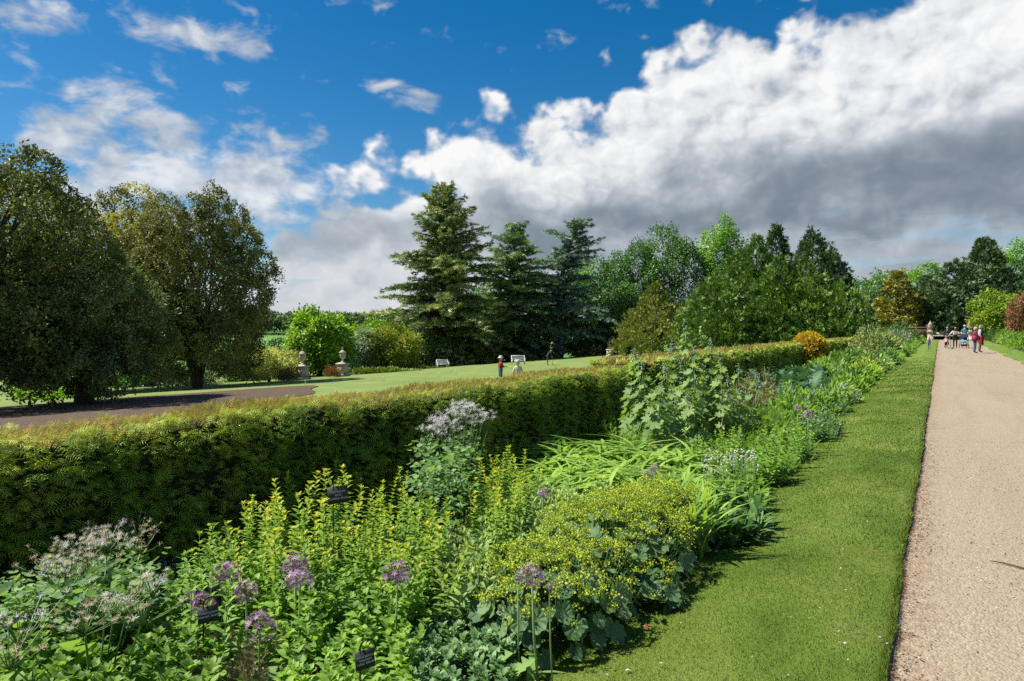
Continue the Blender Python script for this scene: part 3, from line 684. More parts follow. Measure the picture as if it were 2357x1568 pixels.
bt(885, 86, 752, 140, 'large yellow green shrub right of the second urn', YELG, 76, 12, leaf=.27, dens=4, per=20, h0=.05, group=None, name='large_shrub', cat='shrub', trunk=.1, cr=.5)
bt(945, 92, 770, 110, 'olive shrub growing under the tallest cedar', SHRUB, 77, 10, leaf=.3, dens=3, per=20, h0=.05, group=None, name='olive_shrub', cat='shrub', trunk=.1)
bt(662, 80, 790, 60, 'grey green bush at the meadow edge', SILVER, 78, 9, leaf=.28, dens=3, per=20, h0=.05, group=None, name='grey_bush', cat='shrub', trunk=.1)
bt(642, 130, 778, 42, 'small dark round tree standing before the meadow', DEEP, 79, 9, leaf=.4, dens=3, per=20, h0=.3, group=None, trunk=.2)
bt(560, 74, 800, 150, 'shaded shrub seen under the evergreen oak boughs', SHRUB, 80, 10, leaf=.3, dens=2.5, per=18, h0=.05, group=None, name='shaded_shrub', cat='shrub', trunk=.1)
bt(430, 66, 850, 120, 'sunlit pale shrub glimpsed between the oak trunks', SILVER, 81, 10, leaf=.26, dens=3, per=18, h0=.05, group=None, name='pale_shrub', cat='shrub', trunk=.08)
bt(100, 52, 895, 260, 'low bright shrub behind the grey green oak trunk', BRIGHT, 82, 11, leaf=.22, dens=3, per=18, h0=.02, group=None, name='low_shrub', cat='shrub', trunk=.06, d=2)
bt(300, 70, 850, 200, 'dark shrub filling the shade behind the oaks', DEEP, 83, 11, leaf=.3, dens=3, per=18, h0=.02, group=None, name='dark_shrub', cat='shrub', trunk=.06, d=3)
bt(60, 75, 820, 200, 'dark shrub at the back of the oak grove', DEEP, 84, 11, leaf=.3, dens=3, per=18, h0=.02, group=None, name='dark_shrub', cat='shrub', trunk=.06, d=3)
for i, (px, dep, tp, wp, lb, mt) in enumerate(((1010, 106, 775, 110, 'shaded shrub behind the first white bench', SHRUB), (1085, 108, 770, 110, 'dark shrub beneath the spreading cedar boughs', DEEP), (1122, 100, 789, 62, 'pale yellow green shrub between the benches', YELG),
        (1178, 110, 775, 90, 'shaded shrub behind the second white bench', SHRUB), (1225, 112, 780, 80, 'low shrub left of the blue cedar trunk', DEEP), (1335, 112, 782, 80, 'fresh green shrub right of the blue cedar trunk', SHRUB), (1395, 118, 765, 90, 'dark ivy shrub behind the strolling couple', DEEP), (1440, 112, 775, 70, 'glossy shrub beside the statue plinth', DEEP))):
    bt(px, dep, tp, wp, lb, mt, 90 + i, 10, leaf=.30, dens=2.6, per=14, h0=.03, group='shrubs along the lawn edge', name='border_shrub', cat='shrub', trunk=.08, cr=.45)
# right-hand side of the path
bt(2292, 76, 664, 92, 'lime green maple with layered sprays over the right border', leaf_mat('lime_acer', [(.055, .10, .008), (.095, .155, .012), (.14, .205, .018), (.19, .25, .035)], .4, .45, .3, .6, .4), 110, 13, leaf=.30, dens=3.2, per=16, h0=.2, group=None, up=1.2, trunk=.1, cr=.5, lobe=.34, squash=.6)
bt(2356, 62, 680, 56, 'coppery red shrub leaning in beside the lime green maple', leaf_mat('copper_leaf', [(.05, .026, .014), (.11, .055, .028), (.17, .085, .045), (.22, .12, .065)], .3, .5, .3, .6, .4), 111, 11, leaf=.17, dens=7, per=20, h0=.6, group=None, name='copper_shrub', cat='shrub', trunk=.06, cr=.35, stems=4)

# ---- far wood on the hill
def wood():
    g = G(); rs = np.random.default_rng(4)
    P, O, S = [], [], []
    for i in range(760):
        px = rs.uniform(430, 1100); dep = rs.uniform(480, 720) if i % 3 else rs.uniform(470, 500)
        q = at_depth(px, 784, dep); z = float(ground_z(q[0], q[1])); h = rs.uniform(9, 15); r_ = rs.uniform(3.2, 6)
        n = 44; d = rand_dirs(n); d[:, 2] = np.abs(d[:, 2]) * 1.0 - .25
        P.append(np.array([q[0], q[1], z + h * .5]) + d * np.array([r_, r_, h * .5]) * (1 + rs.normal(size=(n, 1)) * .08)); O.append(d); S.append(np.full(n, 1.0))
        tr_ = rs.random(); 
    P = np.concatenate(P); O = np.concatenate(O)
    dd = unit(O + rng.normal(size=O.shape) * .8); t = np.repeat(rs.random(760), 44) * .7 + rng.random(len(P)) * .3
    g.inst(LEAF, P, frames(dd, O + np.array([0, 0, .6])), 3.1 * (.6 + .7 * rng.random(len(P))), np.clip(t, 0, .999))
    tag(g.obj('woodland', leaf_mat('far_wood', [(.020, .040, .014), (.034, .064, .020), (.052, .09, .026), (.075, .12, .035)], .15, .6, .2, .012, .3)), 'dark distant woodland along the hilltop beyond the meadow', 'woodland', kind='stuff')
wood()
def meadow_scrub():
    for i, (px, dep, tp, wp) in enumerate(((600, 150, 815, 80), (690, 140, 805, 90), (540, 160, 812, 90))):
        bt(px, dep, tp, wp, ('hazy green tree at the foot of the meadow', 'rounded tree below the mown meadow', 'tree at the meadow foot behind the oaks')[i], DEEP, 120 + i, 9, leaf=.5, dens=1.6, per=18, h0=.2, group='trees at the meadow foot', trunk=.2)
meadow_scrub()
GAIN = 1.0
# ================================================================== clipped yew hedges
def spray(n=7, w=.5):
    V, F = [], []
    for i in range(n):
        y = .1 + .8 * i / n; l = w * (.55 + .45 * math.sin(PI * min(1, .25 + .75 * (1 - i / n)))) * (1 - .45 * i / n)
        for s in (-1, 1):
            k = len(V); V += [(0, y - .035, 0), (0, y + .045, 0), (s * l, y + .30 * l + .06, -.12 * l)]; F.append([k, k + 1, k + 2] if s > 0 else [k + 1, k, k + 2])
    k = len(V); V += [(-.03, .8, 0), (.03, .8, 0), (0, 1.05, -.02)]; F.append([k, k + 1, k + 2])
    return T(V, F)
SPRAY = spray(4, .55); SPRAY5 = spray(4, .36)
HEDGE_CORE_SHADE = plain_mat('hedge_core_shade', (.016, .022, .008), (.008, .010, .005), 1.0, 9, .6, 30)  # interior shade put into a near-black colour
HEDGE_FACE = leaf_mat('hedge_face', [(.085, .165, .028), (.19, .32, .046), (.34, .48, .07), (.52, .58, .10)], .3, .6, .2, 1.3, .3)
HEDGE_TOP = leaf_mat('hedge_top', [(.22, .24, .045), (.35, .325, .075), (.47, .39, .115), (.56, .49, .19)], .3, .5, .3, .7, .4, tcol=(1.2, 1.1, .6))
def hedge(name, label, line, width, tops, face_d, top_d, size, tpl, tpl_top, tsize, group=None):
    """line: front foot points (x, y); tops: height of the top at each point"""
    line = np.asarray(line, float); tops = np.asarray(tops, float)
    seg = np.diff(line, axis=0); ln = np.linalg.norm(seg, axis=1); cum = np.concatenate([[0], np.cumsum(ln)])
    c = line[0]; root = empty(name, (c[0], c[1], float(ground_z(c[0], c[1]))), 0, label, 'hedge', group)
    o3 = np.array([c[0], c[1], float(ground_z(c[0], c[1]))])
    def at(s):
        x = np.interp(s, cum, line[:, 0]); y = np.interp(s, cum, line[:, 1]); h = np.interp(s, cum, tops)
        return x, y, h
    def bulge(s, v): return .035 * np.sin(s * 1.3) + .03 * np.sin(s * 3.1 + v * 4) + .02 * np.sin(s * 7 + 3)
    # solid core; near-black colour stands in for shade between the sprays
    n = max(8, int(cum[-1] / .35)); s = np.linspace(.05, cum[-1] - .05, n); x, y, h = at(s)
    off = .075 if size < .12 else .11
    ring = [(-off, -.1), (-off - .02, .5), (-off, .93), (-off - .06, .985), (-width + off + .06, .985), (-width + off, .9), (-width + off, -.1)]
    z0 = ground_z(x, y)
    P = np.stack([np.stack([x + a + bulge(s, b), y, z0 + (h - z0) * b - (.03 if b > .9 else 0)], 1) for a, b in ring], 1)
    g = G(); g.grid(P[:, ::-1] - o3)
    m = len(ring)
    for e in (0, n - 1): g.raw(P[e] - o3, [list(range(m)) if e else list(range(m))[::-1]])
    g.obj('shade_core', HEDGE_CORE_SHADE, root, smooth=True)
    # clipped face towards the path, and the far face
    g = G()
    for side in (0, 1):
        hh = float(np.mean(tops - ground_z(line[:, 0], line[:, 1]))); N_ = int(cum[-1] * hh * face_d * (1 if side == 0 else .18))
        nc = max(1, N_ // 9); cs = rng.random(nc) * cum[-1]; cv = rng.random(nc) ** .92; cp = rng.random(nc) ** 1.4 * .085; ct = rng.random(nc); ci = rng.integers(nc, size=N_)
        sg = 1 if side == 0 else -1; rr_ = size * .55
        s = np.clip(cs[ci] + rng.normal(size=N_) * rr_, 0, cum[-1]); v = np.clip(cv[ci] + rng.normal(size=N_) * rr_ / hh, 0, 1); x, y, h = at(s); z0 = ground_z(x, y)
        dep = np.clip(cp[ci] + rng.normal(size=N_) * .012, 0, .1)
        px_ = x + bulge(s, v) - (0 if side == 0 else width) - sg * dep
        d = np.stack([sg * (.9 + .3 * rng.random(N_)), rng.normal(size=N_) * .75, rng.normal(size=N_) * .55 + .05], 1)
        u = np.stack([rng.normal(size=N_) * .5 + .35 * sg, rng.normal(size=N_) * .4, np.ones(N_)], 1)
        g.inst(tpl, np.stack([px_ - .02 * sg, y, z0 + (h - z0) * v], 1) - o3, frames(d, u), size * (.6 + .75 * rng.random(N_)), np.clip(rng.random(N_) * .45 + ct[ci] * .55, 0, .999))
    for e in (0, 1):
        N_ = int(width * hh * face_d); v = rng.random(N_); q = rng.random(N_); x, y, h = at(np.full(N_, cum[-1] * e)); z0 = ground_z(x, y)
        d = np.stack([rng.normal(size=N_) * .7, (1 if e else -1) * np.ones(N_), rng.normal(size=N_) * .5], 1)
        g.inst(tpl, np.stack([x - q * width, y, z0 + (h - z0) * v], 1) - o3, frames(d, (0, 0, 1)), size * (.6 + .75 * rng.random(N_)))
    tag(g.obj('foliage', HEDGE_FACE, root), kind='stuff')
    # fresh bronze growth on the top
    N_ = int(cum[-1] * width * top_d); s = rng.random(N_) * cum[-1]; q = rng.random(N_); x, y, h = at(s)
    edge = np.minimum(q, 1 - q) * width
    d = np.stack([rng.normal(size=N_) * .45, rng.normal(size=N_) * .45, np.ones(N_)], 1)
    hv = .02 * np.sin(s * 2.3) + .02 * np.sin(s * 5.1 + q * 5)
    g = G(); g.inst(tpl_top, np.stack([x - q * width + bulge(s, 1), y, h - .05 + hv - .05 * np.clip(.1 - edge, 0, .1) / .1], 1) - o3, frames(d, np.stack([rng.normal(size=N_), rng.normal(size=N_), np.full(N_, .2)], 1)), tsize * (.7 + .8 * rng.random(N_)))
    tag(g.obj('top_growth', HEDGE_TOP, root), kind='stuff')
    return root
hedge('yew_hedge', 'long dark yew hedge with bronze new growth on its flat top', [(-5.0, .6), (-5.0, 3), (-4.8, 7), (-4.75, 11.6)], .68, [.95, .925, .915, .92], 1500, 1500, .087, SPRAY, SPRAY5, .074)
hedge('yew_hedge', 'lower bronze topped yew hedge running on past the golden dome', [(-5.25, 13.0), (-5.1, 30), (-4.9, 58)], 1.0, [.92, .90, .78], 240, 400, .17, FAN, FAN3, .11)

# ---- golden yew domes
GDOME = leaf_mat('golden_yew', [(.28, .21, .012), (.44, .34, .02), (.56, .43, .03), (.62, .44, .045)], .25, .5, .3, 1.2, .5, tcol=(1.1, 1, .4))
def dome(px, py, dep, w, label, long=1.0):
    q = at_depth(px, py, dep); gz = float(ground_z(q[0], q[1])); H = q[2] - gz
    root = empty('golden_yew_dome', (q[0], q[1], gz), 0, label, 'topiary', 'clipped golden yew domes')
    core = G(); core.lathe([(w * .44, -.05), (w * .46, H * .4), (w * .42, H * .65), (w * .3, H * .86), (.05, H * .95)], 18); core.obj('shade_core', HEDGE_CORE_SHADE, root, smooth=True)  # near-black core paints the shade inside the dome
    n = int(4800 * w * w / 3.6); d = rand_dirs(n); d[:, 2] = np.abs(d[:, 2])
    e = .62; sh = np.sign(d) * np.abs(d) ** e; sh = sh / np.maximum((np.abs(sh[:, :1]) ** 2 + np.abs(sh[:, 1:2]) ** 2) ** .5, 1) if False else d
    p = np.stack([d[:, 0] * w / 2, d[:, 1] * w / 2 * long, np.abs(d[:, 2]) ** .75 * H], 1) * (1 + rng.normal(size=(n, 1)) * .012)
    low = rng.random(n) < .35; a = rng.random(n) * 2 * PI; p[low] = np.stack([np.cos(a) * w / 2, np.sin(a) * w / 2 * long, rng.random(n) * H * .35], 1)[low]
    o = unit(p - np.array([0, 0, H * .3]))
    g = G(); g.inst(FAN3, p, frames(o + rng.normal(size=(n, 3)) * .5, rand_dirs(n)), .13 * (.6 + .8 * rng.random(n))); tag(g.obj('foliage', GDOME, root), kind='stuff')
dome(1862, 767, 30.5, 1.75, 'large clipped golden yew dome swelling out of the lower hedge', 1.25)
dome(2040, 771, 70, 2.2, 'small golden yew dome behind the silvery variegated shrub')
dome(2072, 772, 74, 2.0, 'smaller golden yew dome beside the golden cypress foot')
# ================================================================== the flower border
def base_at(px, py, h):
    """foot of a plant of height h whose top shows at a photo point"""
    z = 0.0
    for _ in range(40):
        q = at_z(px, py, z + h); z = float(ground_z(q[0], q[1])) - .012
    return np.array([q[0], q[1], z])
def blade(n=4, w=.2, arch=.3, prof=None, fold=.25, tip=0.0, twist=0):
    """long leaf along +y, arching down, folded along the midrib"""
    V, F = [], []
    for i in range(n + 1):
        t = i / n; ww = w / 2 * (prof(t) if prof else math.sin(PI * min(1, .12 + .88 * t)) ** .7) * (1 if i < n else .02)
        y = t * (1 - arch * .35 * t); z = arch * (.55 * t - 1.0 * t * t) - tip * t ** 3
        V += [(-ww, y, z + fold * ww), (0, y, z), (ww, y, z + fold * ww)]
    for i in range(n):
        a = 3 * i; F += [[a, a + 1, a + 4, a + 3], [a + 1, a + 2, a + 5, a + 4]]
    return T(V, F)
def lobed(n=30, f=None, cup=.12, ripple=.03, k=5, inner=True):
    """broad leaf: outline radius f(theta), stalk end at the origin, tip towards +y"""
    V = [(0, .0, 0)]; th = np.linspace(-PI * .93, PI * .93, n)
    for q in (.55, 1.0) if inner else (1.0,):
        for t in th:
            r_ = f(t) * q; V.append((math.sin(t) * r_, math.cos(t) * r_, cup * r_ * q + ripple * math.cos(k * t) * q - .10 * (r_ * q) ** 2))
    F = [[0, i + 2, i + 1] for i in range(n - 1)]
    if inner: F += [[1 + i, 2 + i, n + 2 + i, n + 1 + i] for i in range(n - 1)]
    return T(V, F)
LANCE = blade(3, .26, .35); LANCE_W = blade(3, .34, .35); LANCE2 = blade(2, .34, .3, tip=.1); OVATE = blade(3, .5, .35, lambda t: math.sin(PI * min(1, .08 + .92 * t)) ** .6); STRAP = blade(8, .055, 1.5, lambda t: min(1, .6 + t) * (1 - t ** 5), .5)
NARROW = blade(3, .12, .3)
ALCH = lobed(37, lambda t: .5 * (1 + .07 * math.cos(9 * t) + .03 * math.cos(45 * t)) * (.80 + .2 * math.cos(t * .5) ** 2), .30, .035, 9)
MALLOW = lobed(31, lambda t: .5 * (1 + .16 * math.cos(5 * t) + .05 * math.cos(17 * t)) * (.82 + .18 * math.cos(t)), .10, .03, 5)
PLUME = lobed(43, lambda t: .5 * (1 + .24 * math.cos(7 * t) + .07 * math.cos(21 * t)) * (.85 + .15 * math.cos(t)), .12, .03, 7)
ROUND = lobed(13, lambda t: .5 * (1 + .08 * math.cos(3 * t)), .2, .02, 3, inner=False)
def serrate(n=9, w=.34, deep=.5):
    V, F = [], []
    for i in range(n + 1):
        t = i / n; env = math.sin(PI * min(1, .1 + .9 * t)) ** .6; ww = w / 2 * env; z = .32 * t - .55 * t * t
        V += [(-ww * (1 - deep), t - .03, z + .03), (0, t, z), (ww * (1 - deep), t - .03, z + .03), (-ww * 1.15, t + .075 * env, z + .06), (ww * 1.15, t + .075 * env, z + .06)]
    for i in range(n):
        a, b = 5 * i, 5 * i + 5
        F += [[a, a + 1, b + 1, b], [a + 1, a + 2, b + 2, b + 1], [a, b, a + 3], [b + 2, a + 2, a + 4]]
    return T(V, F)
POPPY = serrate(9, .42, .55); THISTLE = serrate(11, .5, .72)
def star(n=6, w=.10):
    V, F = [], []
    for i in range(n):
        a = i * 2 * PI / n; k = len(V); c, s = math.cos(a), math.sin(a)
        V += [(s * w * .5, -c * w * .5, 0), (c, s, .22), (-s * w * .5, c * w * .5, 0)]; F.append([k, k + 1, k + 2])
    return T(V, F)
STAR = star(6, .34)
def fluff(n=19, w=.035):
    V, F = [], []; d = np.random.default_rng(3).normal(size=(n, 3)); d /= np.linalg.norm(d, axis=1, keepdims=True); d[:, 2] = d[:, 2] * .7 + .25
    for v in d:
        s = np.cross(v, (0, 0, 1.0)); s = s / (np.linalg.norm(s) + 1e-6) * w; k = len(V); V += [tuple(-s * .4), tuple(s * .4), tuple(v + s), tuple(v - s)]; F.append([k, k + 1, k + 2, k + 3])
    return T(V, F)
FLUFF = fluff()
BALL = T([(0, 0, 1), (.9, 0, .1), (0, .9, .1), (-.9, 0, .1), (0, -.9, .1), (0, 0, -.6)], [[0, 1, 2], [0, 2, 3], [0, 3, 4], [0, 4, 1], [5, 2, 1], [5, 3, 2], [5, 4, 3], [5, 1, 4]])
BUD = T([(0, 0, 1), (.95, 0, -.4), (-.5, .85, -.4), (-.5, -.85, -.4)], [[0, 1, 2], [0, 2, 3], [0, 3, 1]])
def place(root, name, mesh, pos, rot, scale):
    """one piece as its own object, sharing mesh data"""
    o = bpy.data.objects.new(name, mesh); C.objects.link(o); o.parent = root
    M = np.eye(4); M[:3, :3] = rot * scale; M[:3, 3] = pos; o.matrix_basis = Matrix(M.tolist())
    return o
def tmesh(name, tpl, mats, smooth=True, tint=.5):
    g = G(); g.raw(tpl.V, tpl.F, tpl.mi, tint); return g.mesh(name, mats, smooth)

# ---- leaf colours
GAIN = 1.42; SOFT = 1
M_GOLD = leaf_mat('campanula_leaf', [(.075, .150, .020), (.125, .220, .028), (.21, .295, .036), (.40, .39, .045)], .36, .42, .4, 2.5, .25, rnd=.12)
M_MINT = leaf_mat('fresh_leaf', [(0.073, 0.149, 0.027), (0.118, 0.221, 0.037), (0.168, 0.278, 0.047), (0.224, 0.340, 0.061)], .36, .42, .4, 2.0, .35, rnd=.4)
M_LIMEP = leaf_mat('lime_leafy', [(.068, .140, .024), (.105, .195, .032), (.15, .25, .042), (.20, .30, .06)], .38, .42, .4, 2.0, .35, rnd=.4)
M_GREY = leaf_mat('grey_green_leaf', [(0.101, 0.170, 0.050), (0.157, 0.242, 0.076), (0.224, 0.309, 0.104), (0.291, 0.371, 0.137)], .3, .5, .35, 2.0, .35, rnd=.4)
M_BLUEG = leaf_mat('glaucous_leaf', [(.070, .140, .055), (.105, .190, .078), (.145, .240, .105), (.195, .295, .14)], .26, .45, .4, 3.0, .3, rnd=.4)
M_ALCH = leaf_mat('alchemilla_leaf', [(.036, .080, .030), (.056, .112, .042), (.082, .145, .055), (.115, .18, .072)], .22, .5, .3, 2.0, .3)
M_ALCHF = leaf_mat('alchemilla_flower', [(.20, .28, .03), (.29, .36, .04), (.36, .425, .055), (.43, .48, .085)], .35, .6, .2, 4, .3, tcol=(1.05, 1.05, .5))
M_LILY = leaf_mat('daylily_leaf', [(.085, .175, .026), (.135, .245, .036), (.195, .310, .050), (.27, .37, .075)], .36, .4, .45, 1.4, .3)
M_DARK = leaf_mat('dark_leaf', [(.026, .066, .018), (.045, .105, .028), (.070, .145, .038), (.10, .185, .055)], .26, .38, .5, 2.0, .3, rnd=.4)
M_PLUME = leaf_mat('plume_leaf', [(0.072, 0.131, 0.040), (0.107, 0.179, 0.054), (0.148, 0.228, 0.072), (0.197, 0.271, 0.092)], .32, .5, .3, 1.2, .3)
M_PLUMEY = leaf_mat('plume_leaf_young', [(.14, .22, .04), (.20, .28, .055)], .42, .5, .3, 1.2, .3)
M_THAL = leaf_mat('thalictrum_leaf', [(0.062, 0.129, 0.045), (0.095, 0.175, 0.058), (0.134, 0.232, 0.076), (0.185, 0.288, 0.097)], .3, .5, .3, 2, .3, rnd=.4)
M_BROWNP = leaf_mat('purple_brown_leaf', [(.060, .058, .034), (.105, .092, .052), (.155, .135, .070), (.19, .19, .085)], .25, .45, .4, 3, .3, rnd=.4)
M_WHITE = leaf_mat('white_flower', [(.46, .40, .42), (.56, .52, .52), (.64, .61, .60)], .35, .6, .2, 5, .3, tcol=(1, 1, 1))
M_BUFF = leaf_mat('buff_flower', [(.30, .24, .13), (.42, .33, .20), (.56, .44, .33), (.66, .56, .48)], .3, .6, .2, 5, .3, tcol=(1, .95, .8))
M_PURPLE = leaf_mat('allium_floret', [(.15, .062, .13), (.22, .115, .205), (.31, .20, .30), (.44, .34, .43)], .25, .5, .3, 6, .25, rnd=.2, tcol=(1, .9, 1))
M_PURPLE_D = leaf_mat('allium_centre', [(.13, .065, .075), (.20, .10, .10), (.22, .17, .07)], .2, .5, .3, 6, .3)
M_BLUE = leaf_mat('blue_flower', [(.12, .11, .42), (.18, .17, .56), (.26, .26, .68)], .3, .5, .3, 5, .3, tcol=(1, 1, 1))
M_FORGET = leaf_mat('forget_me_not', [(.25, .33, .62), (.34, .44, .74)], .3, .5, .3, 5, .3, tcol=(1, 1, 1))
M_COVER = leaf_mat('ground_cover_leaf', [(0.056, 0.118, 0.020), (0.095, 0.185, 0.029), (0.146, 0.252, 0.040), (0.213, 0.319, 0.058)], .34, .42, .4, .9, .45)
M_SILVERL = leaf_mat('silver_leaf', [(.09, .13, .075), (.15, .19, .12), (.22, .26, .18)], .2, .6, .3, 2, .3)
M_VAR = leaf_mat('variegated_leaf', [(.07, .12, .035), (.13, .18, .06), (.22, .26, .12), (.34, .37, .22)], .3, .5, .3, 2, .25)
M_RUST = leaf_mat('rust_seed', [(.10, .05, .022), (.19, .10, .04)], .2, .6, .2, 4, .3)
M_PINE = leaf_mat('seedhead_stem', [(.095, .085, .040), (.16, .135, .062), (.20, .19, .08)], .2, .6, .2, 3, .3)

# ---- leafy upright stems (campanula, asters, mint)
def stem_mesh(name, mat, h=1.0, leaf=.16, tpl=LANCE, pairs=15, seed=0, low=.12, droop=.25, tipleaf=.45, tint0=.1, tint1=.80, whorl=3, stem_r=.006, bend=.05, side=0):
    r = np.random.default_rng(seed); g = G()
    u = np.linspace(0, 1, 6)[:, None]; b = r.normal(size=2) * bend
    ax = np.concatenate([b[0] * u ** 2, b[1] * u ** 2, h * u], 1); g.tube(ax, np.linspace(stem_r, stem_r * .4, 6), 4, 1, .4)
    P, D, S, Tn = [], [], [], []
    for i in range(pairs):
        t = low + (1 - low) * (i + .5) / pairs; a0 = i * 1.15 + r.random()
        s = leaf * (1 - (1 - tipleaf) * t ** 1.8) * (.75 + .25 * min(1, t * 5))
        for k in range(whorl):
            a = a0 + k * 2 * PI / whorl + r.normal() * .2; e = -droop + (.25 + .95 * t ** 3) + r.normal() * .15
            P.append((b[0] * t * t, b[1] * t * t, h * t)); D.append((math.cos(a) * math.cos(e), math.sin(a) * math.cos(e), math.sin(e))); S.append(s * (.8 + .4 * r.random()))
            Tn.append(np.clip(tint0 + (tint1 - tint0) * t ** 2.7 + r.normal() * .09, 0, .99))
    # tuft at the tip
    for k in range(7):
        a = k * 2.4; e = .75 + .5 * r.random(); P.append((b[0], b[1], h * .985)); D.append((math.cos(a) * math.cos(e), math.sin(a) * math.cos(e), math.sin(e))); S.append(leaf * tipleaf * (.55 + .35 * r.random())); Tn.append(min(.98, tint1 + .1 * r.random()))
    g.inst(tpl, np.array(P), frames(np.array(D), np.array([0, 0, 1.0])), np.array(S), np.array(Tn), 0)
    return g.mesh(name, [mat, STEM], True)
def in_poly(n, poly, r=None):
    poly = np.asarray(poly, float); lo, hi = poly.min(0), poly.max(0); out = []
    while len(out) < n:
        p = lo + rng.random(2) * (hi - lo); c = False; j = len(poly) - 1
        for i in range(len(poly)):
            if ((poly[i][1] > p[1]) != (poly[j][1] > p[1])) and p[0] < (poly[j][0] - poly[i][0]) * (p[1] - poly[i][1]) / (poly[j][1] - poly[i][1]) + poly[i][0]: c = not c
            j = i
        if c: out.append(p)
    return np.array(out)
def clump(name, label, cat, tops, h, meshes, group=None, part='stem', lean=.12, sc=(.85, 1.15), extra=None):
    """tops: photo points of the stem tips; h: plant height (or one per stem)"""
    hs = np.broadcast_to(np.asarray(h, float), (len(tops),))
    B = np.array([base_at(p[0], p[1], hh) for p, hh in zip(tops, hs)]); c = B.mean(0); c[2] = float(ground_z(c[0], c[1])) - .012
    root = empty(name, c, 0, label, cat, group)
    for b, hh in zip(B, hs):
        a = rng.random() * 6.28; M = Euler((rng.normal() * lean, rng.normal() * lean, a)).to_matrix()
        place(root, part, meshes[rng.integers(len(meshes))], b - c, np.array(M), hh)
    return root
camp = [stem_mesh('campanula_stem', M_GOLD, 1, .155, LANCE_W, 18, s, bend=.07) for s in range(7)]
camp_g = [stem_mesh('campanula_stem_green', M_MINT, 1, .17, LANCE, 13, s + 20, tint0=.2, tint1=.8, bend=.07) for s in range(4)]
def band(pts, jx=12, jy=8): return [(p[0] + rng.normal() * jx * .4, p[1] + rng.normal() * jy * .4) for p in pts] + [(p[0] + rng.normal() * 14, p[1] + 14 + abs(rng.normal()) * 22) for p in pts]
clump('bellflower_clump', 'tallest yellow tipped bellflower clump against the dark hedge', 'plant', band([(700, 1032), (722, 1050), (752, 1012), (768, 1062), (790, 1040), (678, 1065), (738, 1080), (800, 1075), (712, 1085), (655, 1070), (780, 1100), (690, 1110), (745, 1125), (665, 1120)]), .80, camp, 'bellflower clumps')
clump('bellflower_clump', 'yellow tipped bellflower stems standing left of the name sign', 'plant', band([(600, 1072), (620, 1060), (640, 1085), (610, 1110), (585, 1110), (632, 1140), (660, 1160), (600, 1150), (690, 1150), (725, 1160), (575, 1165), (645, 1185), (700, 1195)]), .72, camp, 'bellflower clumps')
clump('bellflower_clump', 'lower bellflower clump with gold tips at the shaded left end', 'plant', band([(512, 1150), (540, 1130), (555, 1165), (525, 1185), (505, 1200), (560, 1205), (590, 1195), (545, 1225), (610, 1225), (520, 1235), (580, 1245)]), .62, camp, 'bellflower clumps')
clump('bellflower_clump', 'broad golden bellflower clump right of the name sign', 'plant', band([(850, 1085), (882, 1062), (905, 1075), (935, 1085), (965, 1100), (990, 1125), (1010, 1150), (870, 1115), (910, 1120), (950, 1130), (850, 1145), (890, 1155), (930, 1160), (975, 1165), (1015, 1180), (860, 1180), (905, 1195), (955, 1200), (1000, 1215), (840, 1210), (1030, 1200)]), .66, camp, 'bellflower clumps')
clump('bellflower_clump', 'short bellflower stems with bright gold tips in front of the clumps', 'plant', band([tuple(p) for p in in_poly(34, [(560, 1215), (820, 1190), (1010, 1215), (1020, 1265), (820, 1275), (600, 1275)])], 2, 2), .52, camp, 'bellflower clumps')
clump('bellflower_clump', 'yellow green bellflower clump beside the tall mallow', 'plant', band([tuple(p) for p in in_poly(32, [(1105, 1020), (1165, 1000), (1225, 1015), (1225, 1120), (1150, 1140), (1100, 1100)])], 2, 2), .62, camp, 'bellflower clumps')
clump('bellflower_clump', 'green leafed bellflower shoots in the shade of the hedge', 'plant', band([(440, 1215), (470, 1235), (455, 1260), (490, 1250), (430, 1285), (500, 1280), (475, 1290)]), .66, camp_g, 'bellflower clumps')
# ---- mid green leafy perennials filling the front
mint = [stem_mesh('leafy_stem', M_MINT, 1, .26, OVATE, 10, s + 40, low=.18, tipleaf=.55, whorl=2, bend=.12) for s in range(6)]
limy = [stem_mesh('lime_stem', M_LIMEP, 1, .30, OVATE, 9, s + 80, low=.15, tipleaf=.6, whorl=2, bend=.12) for s in range(5)]
lanc = [stem_mesh('lance_stem', M_GREY, 1, .34, LANCE, 10, s + 50, low=.1, tipleaf=.5, whorl=3, bend=.12, droop=-.1) for s in range(6)]
asters = [stem_mesh('aster_stem', M_LIMEP, 1, .24, NARROW, 18, s + 60, low=.08, tipleaf=.55, whorl=3, bend=.06, droop=-.1) for s in range(5)]
clump('leafy_perennial', 'mid green leafy stems crowding behind the purple alliums', 'plant', in_poly(75, [(590, 1275), (900, 1265), (1000, 1290), (960, 1380), (700, 1400), (560, 1370)]), .44, mint, 'leafy perennials')
clump('leafy_perennial', 'leafy stems filling the front around the lowest name sign', 'plant', in_poly(80, [(650, 1390), (960, 1380), (960, 1545), (830, 1600), (640, 1580)]), .36, mint, 'leafy perennials')
clump('leafy_perennial', 'leafy stems between the left name signs and the alliums', 'plant', in_poly(36, [(490, 1330), (620, 1300), (700, 1400), (640, 1480), (520, 1460)]), .36, mint, 'leafy perennials')
clump('leafy_perennial', 'bright leafy stems below the faded meadow rue', 'plant', in_poly(60, [(230, 1400), (420, 1375), (490, 1470), (430, 1590), (230, 1600)]), .42, limy, 'leafy perennials')
clump('leafy_perennial', 'bright leafy stems filling the bottom left corner', 'plant', in_poly(60, [(-30, 1450), (230, 1440), (230, 1610), (-30, 1610)]), .42, limy, 'leafy perennials')
